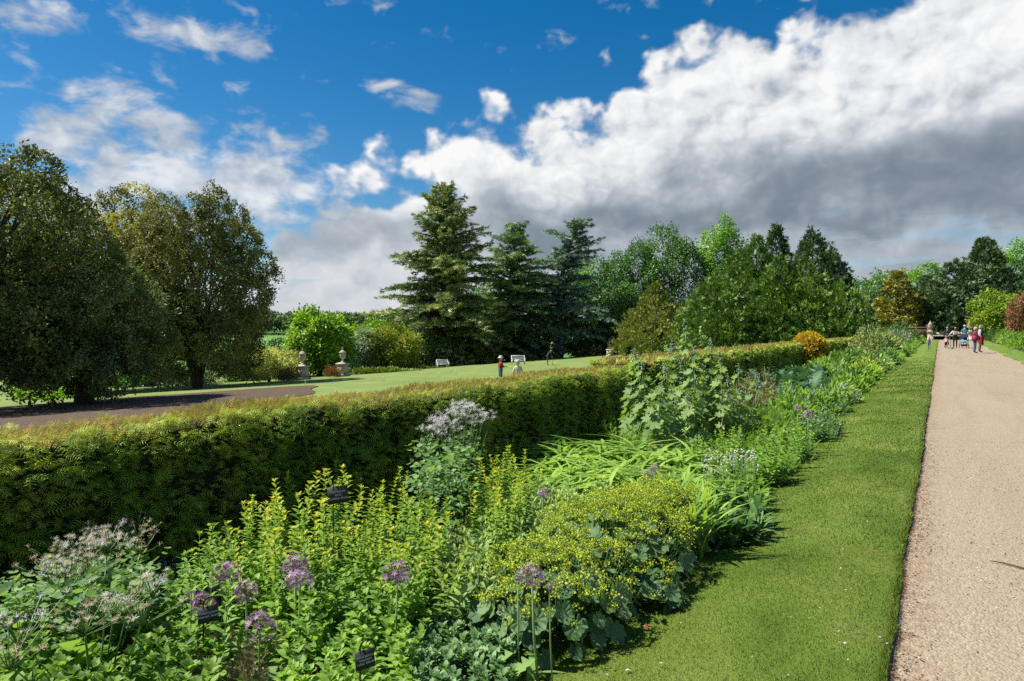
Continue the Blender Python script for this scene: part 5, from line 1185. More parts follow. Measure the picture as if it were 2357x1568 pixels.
mound('spurge', 'acid yellow spurge mound at the verge edge', -2.15, 26.3, .55, .7, .62, M_ALCHF, .12, MLEAF, 900)
mound('heuchera', 'dark purple leaved clump in the middle border', -2.9, 29.5, .4, .4, .5, leaf_mat('purple_leaf', [(.035, .018, .020), (.07, .03, .035), (.10, .05, .05)], .15), .12, MLEAF, 500)
mound('variegated_shrub', 'silvery variegated shrub with a few yellow flowers', -3.15, 44.5, 1.45, 1.6, 1.75, M_VAR, .20, MLEAF, 3800, None, M_ALCHF, 34, .10, 'shrub', ftpl=BALL)
mound('lavender', 'hazy lavender blue drift near the end of the border', -2.2, 50, .6, 1.3, .55, M_SILVERL, .18, NARROW, 900, None, M_BLUE, 60, .05)
mound('silver_clump', 'silvery clump beside the running boy', -2.3, 56, .6, 1.2, .7, M_SILVERL, .2, NARROW, 900)
mound('box_shrub', 'large dark rounded shrub near the far left urn', -3.6, 78, 2.2, 3.4, 2.2, M_DARK, .28, MLEAF, 2600, None, None, 0, .02, 'shrub')
mound('olearia', 'grey green shrub before the far left urn', -3.3, 66, 1.5, 2.4, 1.5, M_SILVERL, .26, MLEAF, 1800, None, M_WHITE, 40, .06, 'shrub')
# ---- right-hand border
mound('white_perennial', 'white flowered clump in the right border beside the couple', 5.3, 52, .9, 1.6, 1.25, M_DARK, .22, MLEAF, 1600, None, M_WHITE, 90, .07)
mound('white_perennial', 'second white flecked clump further right', 6.4, 50, .9, 1.4, 1.15, M_MINT, .22, MLEAF, 1400, None, M_WHITE, 60, .06)
mound('grassy_clump', 'grassy green clump by the right path edge', 4.9, 46, .6, .9, .7, M_LIMEP, .3, NARROW, 900)
mound('grassy_clump', 'dark green clump behind the right path edge', 5.6, 47, .7, 1.0, .95, M_DARK, .24, MLEAF, 1100)
mound('bronze_grass', 'straw edged grassy tuft at the right verge', 4.9, 40.5, .55, .8, .55, M_VAR, .3, NARROW, 700)
mound('purple_catmint', 'purple flowered drift in the right border', 5.4, 42.5, .7, 1.1, .75, M_MINT, .2, MLEAF, 1100, None, leaf_mat('mauve_bloom', [(.20, .12, .30), (.30, .20, .42)], .2), 110, .06)
for x_, y_, h_, m_, lb in ((4.9, 58, .8, M_MINT, 'low mid green mound on the verge side, past the white flowers'), (6.0, 57, 1.1, M_DARK, 'dark mound just beyond the white flowered clump'), (5.0, 65, .9, M_LIMEP, 'light green mound edging the far right verge'), (6.2, 64, 1.3, M_DARK, 'tall dark mound in front of the coppery shrub'),
        (5.2, 73, 1.0, M_MINT, 'mid green mound under the lime green maple'), (6.6, 72, 1.5, M_MINT, 'tall green mound right of the maple stem'), (5.4, 82, 1.2, M_LIMEP, 'light green mound beyond the lime green maple'), (7.0, 80, 1.8, M_DARK, 'tall dark mound behind the lime green maple'), (7.0, 44, 1.0, M_MINT, 'green mound behind the purple drift'),
        (6.3, 39, .8, M_MINT, 'green mound behind the straw edged tuft'), (5.2, 91, 1.3, M_DARK, 'dark mound beside the right far urn'), (7.4, 56, 1.4, M_DARK, 'dark mound below the coppery shrub')):
    mound('perennial_mound', lb, x_, y_, .9, 2.2, h_, m_, .26, MLEAF, 900, 'right border mounds')

# ---- low leafy ground cover over the soil
def cover():
    g = G()
    for y0, y1, den, L, h in ((.4, 6, 400, .082, .13), (6, 14, 280, .10, .15), (14, 30, 120, .15, .18), (30, 90, 34, .26, .22)):
        n = int((y1 - y0) * 3.0 * den); x = rng.uniform(-4.75, -1.80, n); y = rng.uniform(y0, y1, n); x = np.minimum(x, bed_edge(y) - .03)
        a = rng.random(n) * 2 * PI; e = rng.uniform(.0, 1.1, n); z = ground_z(x, y) + rng.random(n) * h
        d = np.stack([np.cos(a) * np.cos(e), np.sin(a) * np.cos(e), np.sin(e)], 1); g.inst(MLEAF if y0 > 5 else LANCE2, np.stack([x, y, z], 1), frames(d, np.stack([-np.cos(a) * .5, -np.sin(a) * .5, np.full(n, .9)], 1)), L * (.6 + .8 * rng.random(n)))
    tag(g.obj('ground_cover', M_COVER), 'low mixed green leaves covering the border soil', 'ground cover', kind='stuff')
cover()
GAIN = 1.0; SOFT = 0
# ================================================================== stone, timber and iron things
STONE = plain_mat('weathered_stone', (.46, .40, .33), (.26, .22, .18), .9, 5, .5, 26)
STONE_P = plain_mat('pink_stone', (.50, .42, .35), (.35, .285, .235), .9, 6, .4, 30)
LEAD = plain_mat('pale_stone', (.54, .50, .43), (.36, .33, .28), .85, 7, .5, 26)
def square_prof(g, prof, c=(0, 0, 0), rz=0.0):
    """square-section mouldings: (half width, z)"""
    th = np.array([PI / 4 + k * PI / 2 for k in range(4)]) + rz; n = len(prof); c = np.asarray(c, float)
    V = np.array([[r * 1.41421 * math.cos(t), r * 1.41421 * math.sin(t), z] for r, z in prof for t in th]) + c
    F = [[i * 4 + j, i * 4 + (j + 1) % 4, (i + 1) * 4 + (j + 1) % 4, (i + 1) * 4 + j] for i in range(n - 1) for j in range(4)] + [[3, 2, 1, 0], [(n - 1) * 4 + j for j in range(4)]]
    g.raw(V, F)
def lawn_urn(px, py, top, label, rz):
    q = on_ground(px, py); dep = float(np.dot(q - np.array([0, 0, EYE]), FW)); H = (py - top) / FPX * dep; s = H / 2.9
    root = empty('stone_urn', (q[0], q[1], q[2] - .06), rz, label, 'urn', 'lidded stone urns on the lawn'); root.scale = (s, s, s)
    g = G(); square_prof(g, [(.50, 0), (.50, .20), (.47, .23), (.41, .27)]); g.obj('plinth', STONE, root)
    g = G(); square_prof(g, [(.385, .272), (.385, 1.12)]); g.obj('pedestal', STONE_P, root)
    g = G(); square_prof(g, [(.39, 1.122), (.47, 1.17), (.49, 1.20), (.49, 1.25), (.40, 1.29), (.30, 1.34), (.28, 1.36)]); g.obj('cornice', STONE, root)
    g = G(); g.lathe([(.21, 1.362), (.20, 1.40), (.12, 1.44), (.085, 1.50), (.085, 1.60), (.13, 1.68), (.22, 1.80), (.275, 1.95), (.29, 2.08), (.27, 2.20), (.30, 2.24), (.30, 2.27)], 22); body = g.obj('urn_body', LEAD, root, smooth=True)
    g = G()
    for k in range(6):
        a = k * PI / 3
        for u in np.linspace(0, 1, 6):
            b_ = a + u * PI / 3; g.inst(BALL, np.array([[math.cos(b_) * .285, math.sin(b_) * .285, 2.12 - .09 * math.sin(PI * u)]]), frames((0, 1, 0), (0, 0, 1)), .035)
        g.inst(BALL, np.array([[math.cos(a) * .30, math.sin(a) * .30, 2.05]]), frames((0, 1, 0), (0, 0, 1)), .06)
    g.obj('swag', LEAD, body)
    g = G(); g.lathe([(.34, 2.272), (.35, 2.30), (.30, 2.36), (.22, 2.45), (.13, 2.52), (.06, 2.56), (.045, 2.62), (.075, 2.68), (.075, 2.74), (.03, 2.81), (.01, 2.84)], 22); g.obj('lid', STONE, root, smooth=True)
lawn_urn(697, 873, 798, 'lidded stone urn on pedestal beside the pale acer', R(-4)); lawn_urn(789, 865.5, 796, 'lidded stone urn on pedestal beside the yellow shrubs', R(-4))
def path_urn(x, y, label):
    root = empty('handled_urn', (x, y, 0), 0, label, 'urn', 'handled urns at the path end')
    g = G(); square_prof(g, [(.34, -.02), (.34, .18), (.28, .22), (.28, .98), (.34, 1.02), (.34, 1.10), (.22, 1.13)]); g.obj('pedestal', LEAD, root)
    g = G(); g.lathe([(.19, 1.132), (.18, 1.17), (.09, 1.22), (.075, 1.30), (.12, 1.36), (.25, 1.50), (.30, 1.66), (.26, 1.78), (.30, 1.84), (.29, 1.87)], 20); g.obj('urn_body', STONE, root, smooth=True)
    g = G(); g.lathe([(.24, 1.872), (.24, 1.95), (.19, 2.05), (.12, 2.13), (.07, 2.2), (.08, 2.28), (.02, 2.36)], 16); g.obj('lid', STONE, root, smooth=True)
    for s in (-1, 1):
        g = G(); g.tube([(s * .27, 0, 1.56), (s * .40, 0, 1.62), (s * .42, 0, 1.74), (s * .36, 0, 1.82), (s * .28, 0, 1.80)], .035, 6); g.obj('handle', STONE, root, smooth=True)
path_urn(-1.05, 99.3, 'handled stone urn on the grass side of the path end'); path_urn(3.0, 98.5, 'handled stone urn behind the man in teal')
BRICKM = plain_mat('old_brick', (.20, .105, .07), (.10, .06, .045), .95, 5, .8, 8)
root = empty('brick_wall', (-3.2, 101, 0), 0, 'low weathered brick wall beside the path end urn', 'wall'); g = G(); g.box((0, 0, .75), (4.6, .5, 1.5)); g.obj('brickwork', BRICKM, root); g = G(); g.box((0, 0, 1.545), (4.8, .62, .09)); g.obj('coping', STONE, root); g = G(); g.box((2.05, .0, .80), (.56, .62, 1.62)); g.obj('pier', BRICKM, root)
root = empty('stone_bench', (1.0, 104, 0), 0, 'long grey stone seat in the shade at the path end', 'bench'); g = G(); g.box((0, 0, .45), (4.2, .6, .12)); g.obj('seat', STONE, root); g = G(); g.box((0, .32, .72), (4.2, .10, .42)); g.obj('backrest', STONE, root)
for x in (-1.8, 0, 1.8): g = G(); g.box((x, 0, .195), (.22, .5, .39)); g.obj('support', STONE, root)

# ---- bronze statue
def stone_ped(root, H):
    g = G(); square_prof(g, [(.52, 0), (.52, .12), (.46, .16)]); g.obj('plinth', STONE_P, root)
    g = G(); square_prof(g, [(.43, .162), (.43, H - .2)]); g.obj('pedestal', leaf_mat('x', [(0, 0, 0), (1, 1, 1)]) if False else plain_mat('buff_stone', (.47, .38, .27), (.36, .28, .2), .9, 4, .3, 20), root)
    g = G(); square_prof(g, [(.44, H - .198), (.53, H - .12), (.53, H - .05), (.44, H)]); g.obj('cornice', STONE_P, root)
# ---- white garden benches
WHITE = plain_mat('white_paint', (.74, .76, .76), (.62, .64, .65), .5, 10)
def bench(px, py, rz, label):
    q = on_ground(px, py); root = empty('garden_bench', (q[0], q[1], q[2] - .06), rz, label, 'bench', 'white benches along the lawn'); W = 1.5
    for s in (-1, 1):
        for y, h in ((-.25, .66), (.28, 1.0)): g = G(); g.box((s * (W / 2 - .04), y, h / 2), (.075, .075, h)); g.obj('leg', WHITE, root)
        g = G(); g.box((s * (W / 2 - .04), -.02, .69), (.09, .66, .05)); g.obj('armrest', WHITE, root)
        g = G(); g.box((s * (W / 2 - .042), .015, .36), (.05, .455, .09)); g.obj('side_rail', WHITE, root)
    for k in range(5): g = G(); g.box((0, -.24 + .115 * k, .432), (W - .16, .095, .03)); g.obj('seat_slat', WHITE, root)
    g = G(); g.box((0, .282, .96), (W - .157, .05, .09)); g.obj('top_rail', WHITE, root)
    g = G(); g.box((0, .282, .50), (W - .157, .05, .06)); g.obj('lower_rail', WHITE, root)
    for k in range(9): g = G(); g.box((-.56 + .14 * k, .282, .722), (.085, .022, .383)); g.obj('back_slat', WHITE, root)
bench(1019, 845.5, R(58), 'white slatted garden bench below the tallest cedar'); bench(1193, 838, R(40), 'white slatted garden bench beside the brushwood heap')
# ---- croquet hoops
hm = G(); hm.tube([(-.055, 0, 0), (-.055, 0, .30), (-.045, 0, .325), (.045, 0, .325), (.055, 0, .30), (.055, 0, 0)], .014, 6); HM = hm.mesh('croquet_hoop', [WHITE])
for (x, y, lb) in ((882, 876.5, 'white croquet hoop in front of the second lawn urn'), (1011, 867.5, 'white croquet hoop half hidden by the hedge top'), (1048, 862.5, 'white croquet hoop left of the man in red'), (1176, 851, 'white croquet hoop between the two sun hatted men'), (1278, 841, 'white croquet hoop beside the mallet player'),
        (1362, 834, 'white croquet hoop left of the man in blue'), (1430, 826, 'white croquet hoop behind the man in blue'), (1434, 830, 'white croquet hoop paired with another right of the man in blue'), (1252, 838, 'white croquet hoop behind the mallet player'), (1039, 856, 'small white hoop near the first bench'), (1490, 820, 'white hoop seen through the plume poppy stems')):
    q = on_ground(x, y); o = link('croquet_hoop', HM, None, (q[0], q[1], q[2] - .06)); o.rotation_euler = (0, 0, R(YAW + 20)); tag(o, lb, 'hoop', 'croquet hoops')
q = on_ground(757 / 2.357 * .5754 + 900 * .5754, 885); g = G(); g.lathe([(.02, 0), (.02, .36), (.012, .42), (.004, .45)], 8); tag(g.obj('croquet_peg', WHITE, None, loc=(q[0], q[1], q[2] - .06)), 'white croquet peg at the edge of the tree shadow', 'peg')

# ---- slate name signs
SLATE = plain_mat('black_label', (.030, .032, .032), (.020, .022, .022), .6, 30); WIRE = plain_mat('black_wire', (.012, .012, .013), None, .4, 10); CHALK = plain_mat('label_ink', (.62, .64, .62), None, .8, 10)
def text_mesh(s, size):
    cu = bpy.data.curves.new('lettering', 'FONT'); cu.body = s; cu.size = size; cu.align_x = 'CENTER'; cu.align_y = 'CENTER'; cu.resolution_u = 3; cu.shear = .15; cu.space_line = .95; cu.extrude = .0004
    o = bpy.data.objects.new('lettering', cu); C.objects.link(o); bpy.context.view_layer.update()
    me = bpy.data.meshes.new_from_object(o.evaluated_get(bpy.context.evaluated_depsgraph_get())); C.objects.unlink(o); bpy.data.objects.remove(o); me.materials.clear(); me.materials.append(CHALK); return me
def sign(px, py, h, wpx, asp, label, text, ang, size=.13, back=12):
    b = base_at(px, py, h); d = float(np.dot(b + np.array([0, 0, h]) - np.array([0, 0, EYE]), FW)); w = wpx / FPX * d / .80; hh = w * asp
    root = empty('plant_label', b, R(ang), label, 'sign', 'plant name signs')     # local -y is the lettered side
    g = G(); g.box((0, 0, 0), (w, .004, hh)); p = g.obj('plate', SLATE, root, loc=(0, 0, h)); p.rotation_euler = (R(-back), 0, 0)
    if text: t = link('lettering', text_mesh(text, hh * size * 1.9), p, (0, -.0028, 0)); t.rotation_euler = (R(90), 0, 0)
    g = G(); a = np.linspace(0, PI * 1.25, 10); rr = .030; top = h + hh * .5 + .012
    hook = [(-w * .22, .006 + .0, -.05), (-w * .22, .006, h * .5), (-w * .22, .006, top)] + [(-w * .22 + rr - rr * math.cos(t), .006 - .012 * t / PI, top + rr * math.sin(t)) for t in a[1:]]
    g.tube(hook, .0036, 6); g.obj('stake', WIRE, root, smooth=True)
sign(778, 1139, .80, 39, .80, 'black bellflower name sign on a wire stake among golden leaves', 'Campanula\nlactif.\nLoddon Anna', 70, .11)
sign(479, 1414, .56, 36, .80, 'small black lettered sign in front of the blank one', 'Polemonium\nHeaven Scent', 70, .12)
sign(470, 1381, .44, 58, .75, 'larger blank black sign behind the dull allium', '', 70)
sign(840, 1518, .46, 38, .86, 'black lettered stonecrop sign at the very front', 'Hylotelephium\ntelephium\nsubsp. fabaria', 70, .10)

# ---- brushwood heaps and juniper carpet
def heap(px, py, w, h, n, label):
    q = on_ground(px, py); root = empty('brushwood_heap', (q[0], q[1], q[2] - .06), R(YAW), label, 'brushwood', 'brushwood heaps'); g = G()
    for i in range(n):
        c = np.array([rng.uniform(-w / 2, w / 2), rng.normal() * .5, 0]); d = unit(np.array([rng.normal(), rng.normal() * .3, .25 + .5 * rng.random()])); L = rng.uniform(.8, 2.2); g.tube([c, c + d * L * .5 + np.array([0, 0, -.05]), c + d * L - np.array([0, 0, .12 * L])], [.028, .02, .008], 4)
    tag(g.obj('twigs', plain_mat('dead_twig', (.22, .17, .12), (.11, .085, .06), .95, 6), root), kind='stuff')
heap(1085, 832, 5.5, 1, 140, 'heap of dead brown branches right of the first bench'); heap(1220, 826, 4.5, 1, 90, 'scatter of pale dead twigs right of the second bench')
JUN = leaf_mat('juniper_carpet', [(.075, .13, .02), (.12, .19, .03), (.18, .25, .045), (.24, .31, .06)], .2, .5, .3, .5, .4)
for i, (px, py, rx, ry, hh, lb) in enumerate(((880, 857, 4.2, 1.6, .42, 'low spreading juniper carpet right of the second urn'), (950, 850, 4.0, 1.5, .40, 'low juniper carpet running up to the first bench'))):
    q = on_ground(px, py); root = empty('juniper', (q[0], q[1], q[2] - .06), R(YAW), lb, 'shrub', 'juniper carpets'); n = 2600; d = rand_dirs(n); d[:, 2] = np.abs(d[:, 2]); p = d * np.array([rx, ry, hh]) * (rng.random((n, 1)) ** .3) * (1 + .2 * np.sin(d[:, :1] * 9)); g = G(); g.inst(FAN3, p, frames(unit(d * np.array([1, 1, .3]) + rng.normal(size=(n, 3)) * .5 + np.array([0, 0, .25])), (0, 0, 1)), .38 * (.6 + .8 * rng.random(n))); tag(g.obj('foliage', JUN, root), kind='stuff')
# small things by the urns
for px, py, H, lb, mt in ((660, 878, 1.0, 'buff dead looking shrublet beside the first lawn urn', M_PINE), (765, 868, .9, 'brown stump like shrublet between the lawn urns', M_RUST)):
    q = on_ground(px, py); mound('dry_shrublet', lb, q[0], q[1], .9, .6, H, mt, .35, NARROW, 700, None, None, 0, .02, 'shrub', up=1.4)

# ---- twig on the gravel, dead leaves on the verge
a0 = at_z(2279, 1292, .012); a1 = at_z(2375, 1312, .012); g = G(); u = np.linspace(0, 1, 7)[:, None]; pts = a0 * (1 - u) + a1 * u + np.array([0, 0, .004]) + np.sin(u * 5) * np.array([.012, .01, 0]); c = pts[0].copy(); g.tube(pts - c, np.linspace(.004, .007, 7), 5); tag(g.obj('twig', BARK, None, True, c), 'thin dark twig lying across the gravel', 'twig')
DEADLEAF = leaf_mat('dead_leaf', [(.22, .07, .025), (.30, .12, .05)], .2)
dl = tmesh('dead_leaf', blade(3, .6, .5), [DEADLEAF]); dp = tmesh('pale_petal', blade(3, .7, .5), [M_WHITE])
for px, py, s, m, lb in ((1478, 1446, .06, dl, 'rust brown dead leaf beside the yellow mound'), (1720, 1186, .05, dl, 'orange dead leaf on the verge below the glossy clump'), (1453, 1545, .035, dp, 'pale curled petal on the near verge'), (1400, 1555, .018, dp, 'tiny pale scrap on the near verge'), (1620, 1235, .03, dl, 'small brown leaf on the mown grass')):
    q = at_z(px, py, .0); z = float(verge_z(q[0], q[1])); q = at_z(px, py, z + .01); o = link('fallen_leaf', m, None, tuple(q)); o.scale = (s, s, s); o.rotation_euler = (.4, .2, rng.random() * 6); tag(o, lb, 'leaf', 'fallen leaves on the verge')

# ---- grass blades on the verge, daisies, loose stones
def grass():
    for y0, y1, den, h, w in ((.6, 2.2, 9000, .018, .0045), (2.2, 5.5, 22000, .018, .0032), (5.5, 10, 8000, .020, .006), (10, 20, 2600, .022, .012), (20, 42, 500, .024, .03)):
        g = G(); n = int((y1 - y0) * 1.6 * den); y = y0 + (y1 - y0) * (rng.random(n) if y0 < 15 else 1 - np.sqrt(rng.random(n))); L_ = bed_edge(y) - .08; R_ = path_left(y) + .012; x = L_ + (R_ - L_) * rng.random(n); e = rng.random(n) < .06; x[e] = R_[e] - rng.random(e.sum()) * .03
        z = verge_z(x, y) - .004; a = rng.random(n) * 2 * PI; t = rng.uniform(.1, 1.0, n); hh = h * (.5 + .9 * rng.random(n)) * (1 + .5 * e)
        V = np.empty((n, 3, 3)); sx = np.cos(a) * w / 2; sy = np.sin(a) * w / 2
        V[:, 0] = np.stack([x - sx, y - sy, z], 1); V[:, 1] = np.stack([x + sx, y + sy, z], 1); b_ = rng.random(n) * 2 * PI
        V[:, 2] = np.stack([x + np.cos(b_) * hh * t * .8, y + np.sin(b_) * hh * t * .8, z + hh * (1 - .35 * t)], 1)
        g.V.append(V.reshape(-1, 3)); g.L.append(np.arange(3 * n)); g.T.append(np.full(n, 3)); g.M.append(np.zeros(n, int)); g.A.append(np.repeat(rng.random(n), 3)); g.n = 3 * n
        o = g.obj('grass', GRASS_BLADE); nv = np.tile(np.array([0, 0, 1.0]), (3 * n, 1)) + rng.normal(size=(3 * n, 3)) * .28; o.data.normals_split_custom_set_from_vertices(unit(nv).tolist())
        tag(o, 'short mown grass blades of the verge', 'grass', kind='stuff')
grass()
def daisies():
    n = 260; y = rng.uniform(2.4, 26, n) ** 1.0; x = path_left(y) - np.abs(rng.normal(size=n)) * .45; k = x > bed_edge(y) + .2; x, y = x[k], y[k]; z = verge_z(x, y) + .028; g = G(); m = len(x)
    g.inst(star(9, .5), np.stack([x, y, z], 1), frames(rand_dirs(m) * np.array([1, 1, .1]), np.array([0, 0, 1.]) + rng.normal(size=(m, 3)) * .3), .0065 * (.6 + .8 * rng.random(m)), .9, 0); g.inst(BALL, np.stack([x, y, z + .002], 1), frames(rand_dirs(m), (0, 0, 1)), .0022, .5, 1)
    tag(g.obj('daisies', [M_WHITE, M_ALCHF]), 'sprinkle of white daisies along the verge by the path', 'daisies', kind='stuff')
daisies()
def stones():
    g = G(); n = 9000; y = rng.uniform(1.6, 12, n); e = rng.random(n) < .3; x = np.where(e, path_left(y) + np.abs(rng.normal(size=n)) * .10, rng.uniform(-.2, 2.6, n)); s = rng.uniform(.003, .0085, n)
    z = .004 + .012 * np.sin(np.clip((x + .2) / 3.5, 0, 1) * PI); g.inst(BUD, np.stack([x, y, z], 1), frames(rand_dirs(n), np.array([0, 0, 1.]) + rng.normal(size=(n, 3)) * .5), s[:, None] * np.array([1, 1, .6]) * (.7 + .6 * rng.random((n, 3))))
    tag(g.obj('gravel', leaf_mat('stone_chip', [(.16, .12, .085), (.26, .21, .15), (.33, .275, .205), (.44, .385, .31)], .0, .9, .2, 8, .1)), 'loose stone chips scattered over the gravel path', 'gravel', kind='stuff')
    g = G(); n = 260; y = rng.uniform(1.8, 9, n); x = path_left(y) + np.abs(rng.normal(size=n)) * .06 + .01; g.inst(LEAF, np.stack([x, y, .012 + .012 * rng.random(n)], 1), frames(rand_dirs(n) * np.array([1, 1, .2]), (0, 0, 1)), .022 * (.5 + rng.random(n))); tag(g.obj('leaf_crumbs', DEADLEAF), 'rust brown leaf crumbs along the grass edge', 'leaf litter', kind='stuff')
stones()
# ================================================================== people
def cmat(name, c, rough=.8): return plain_mat('cloth_' + name, c, tuple(v * .72 for v in c), rough, 9, .25, 18)
SKIN = plain_mat('skin', (.56, .33, .24), (.50, .28, .20), .55, 12)
BODIES = []
BASE = dict(pelvis=(0, 0, .93), belly=(0, .01, 1.08), chest=(0, 0, 1.28), neck=(0, -.005, 1.47), hb=(0, .01, 1.54), hc=(0, .025, 1.63), ht=(0, .01, 1.71), nose=(0, .125, 1.615),
            sl=(-.175, -.01, 1.41), el=(-.235, -.03, 1.14), wl=(-.235, .06, .91), sr=(.175, -.01, 1.41), er=(.235, -.03, 1.14), wr=(.235, .06, .91),
            hl=(-.09, 0, .89), kl=(-.10, .02, .49), al=(-.10, -.02, .085), tl=(-.11, .15, .035), hr=(.09, 0, .89), kr=(.10, .02, .49), ar=(.10, -.02, .085), tr=(.11, .15, .035))
RAD = dict(pelvis=(.155, .115), belly=(.15, .11), chest=(.165, .115), neck=(.058, .06), hb=(.062, .07), hc=(.078, .095), ht=(.05, .06), nose=(.016, .018), sl=(.068, .065), el=(.045, .045), wl=(.03, .024), sr=(.068, .065), er=(.045, .045), wr=(.03, .024),
           hl=(.095, .095), kl=(.06, .062), al=(.042, .045), tl=(.035, .026), hr=(.095, .095), kr=(.06, .062), ar=(.042, .045), tr=(.035, .026))
BONES = [('pelvis', 'belly', 'legs'), ('belly', 'chest', 'top'), ('chest', 'neck', 'top'), ('neck', 'hb', 'skin'), ('hb', 'hc', 'skin'), ('hc', 'ht', 'skin'), ('hc', 'nose', 'skin'),
         ('chest', 'sl', 'top'), ('sl', 'el', 'uarm'), ('el', 'wl', 'farm'), ('chest', 'sr', 'top'), ('sr', 'er', 'uarm'), ('er', 'wr', 'farm'),
         ('pelvis', 'hl', 'legs'), ('hl', 'kl', 'thigh'), ('kl', 'al', 'shin'), ('al', 'tl', 'shoes'), ('pelvis', 'hr', 'legs'), ('hr', 'kr', 'thigh'), ('kr', 'ar', 'shin'), ('ar', 'tr', 'shoes')]
def person(label, base, H, rz, mats, pose=None, fat=1.0, child=False, group=None):
    """mats: top, legs, shoes and optional uarm, farm, thigh, shin overrides; base: feet; rz: local +y is the way they face"""
    s = H / 1.74; root = empty('person', base, rz, label, 'person', group); root.scale = (s, s, s)
    J = {k: np.array(v, float) for k, v in BASE.items()}; rad = {k: np.array(v) for k, v in RAD.items()}
    for k in ('pelvis', 'belly', 'chest'): rad[k] = rad[k] * fat
    if child:
        for k in ('hb', 'hc', 'ht', 'nose'): J[k] = J[k] + np.array([0, 0, -.03]); rad[k] = rad[k] * 1.32
        J['ht'][2] += .06; J['nose'][1] += .03
    for k, v in (pose or {}).items(): J[k] = np.array(v, float)
    names = list(J); V = [J[k] for k in names]; rr = [rad[k] for k in names]; E = [(names.index(a), names.index(b)) for a, b, _ in BONES]; zone = [(J[a], J[b], z) for a, b, z in BONES]
    for w, e, sg in (('wl', 'el', -1), ('wr', 'er', 1)):           # hands: palm, four fingers, thumb
        d = unit(J[w] - J[e]); sd = unit(np.cross(d, (sg * 1.0, .15, .2))); nrm = np.cross(d, sd); p = J[w] + d * .075; V.append(p); rr.append(np.array([.034, .016])); ip = len(V) - 1; E.append((names.index(w), ip)); zone.append((J[w], p, 'skin'))
        for f, l in ((-1.5, .068), (-.5, .082), (.5, .078), (1.5, .060)):
            a = p + sd * f * .017 + d * .035; b = a + d * l * .55 + nrm * .012 * sg; c = b + d * l * .35 + nrm * .025 * sg
            i0 = len(V); V += [a, b, c]; rr += [np.array([.0095, .0095]), np.array([.009, .009]), np.array([.007, .007])]; E += [(ip, i0), (i0, i0 + 1), (i0 + 1, i0 + 2)]; zone.append((a, c, 'skin'))
        a = J[w] + d * .03 + sd * .032; b = a + d * .035 + sd * .022; i0 = len(V); V += [a, b]; rr += [np.array([.012, .012]), np.array([.009, .009])]; E += [(names.index(w), i0), (i0, i0 + 1)]; zone.append((a, b, 'skin'))
    me = bpy.data.meshes.new('body'); me.from_pydata([tuple(v) for v in V], E, []); o = link('body', me, root)
    md = o.modifiers.new('skin', 'SKIN'); md.use_smooth_shade = True; md.branch_smoothing = .4
    for i, r_2 in enumerate(rr): me.skin_vertices[0].data[i].radius = tuple(r_2)
    me.skin_vertices[0].data[names.index('pelvis')].use_root = True
    ss = o.modifiers.new('sub', 'SUBSURF'); ss.levels = 1; ss.render_levels = 1
    m = dict(skin=SKIN, **mats); m.setdefault('uarm', m['top']); m.setdefault('farm', m['top']); m.setdefault('thigh', m['legs']); m.setdefault('shin', m['legs'])
    BODIES.append((o, zone, m)); root['_j'] = 0; del root['_j']
    eyes(root, J, child)
    return root, J
DARKEYE = plain_mat('eye', (.02, .015, .012), None, .3)
def eyes(root, J, child):
    c = J['hc']; k = 1.25 if child else 1
    for s in (-1, 1): g = G(); g.inst(BALL, (c + np.array([s * .033 * k, .088 * k, .012]))[None], frames((0, 1, 0), (0, 0, 1)), .011); g.obj('eye', DARKEYE, root)
    g = G(); g.box(c + np.array([0, .092 * k, -.052]), (.045, .008, .010)); g.obj('mouth', plain_mat('lip', (.40, .16, .14), None, .5), root)
    for s in (-1, 1): g = G(); g.inst(BALL, (c + np.array([s * .082 * k, .0, -.005]))[None], frames((0, 1, 0), (0, 0, 1)), np.array([[.014, .022, .032]])); g.obj('ear', SKIN, root)
def shell(root, J, name, mat, rx, ry, rz_, dz=0.0, zcut=-.2, front=.4, dy=0.0, sides=20, rows=9):
    """hair or cap: part of an ellipsoid round the head; front: how far the face stays open"""
    c = J['hc'] + np.array([0, dy, dz]); V, F = [], []; idx = {}
    for i in range(rows + 1):
        ph = PI * i / rows
        for j in range(sides):
            a = 2 * PI * j / sides; d = np.array([math.sin(ph) * math.cos(a), math.sin(ph) * math.sin(a), math.cos(ph)]); wob = 1 + .03 * math.sin(5 * a + 3 * ph)
            V.append(c + d * np.array([rx, ry, rz_]) * wob)
    for i in range(rows):
        for j in range(sides):
            k = [i * sides + j, (i + 1) * sides + j, (i + 1) * sides + (j + 1) % sides, i * sides + (j + 1) % sides]; m = np.mean([V[q] for q in k], 0) - c
            if m[2] < zcut or (m[1] > ry * front and m[2] < rz_ * .52): continue
            F.append(k)
    g = G(); g.raw(np.array(V), F); o = g.obj(name, mat, root, smooth=True); return o
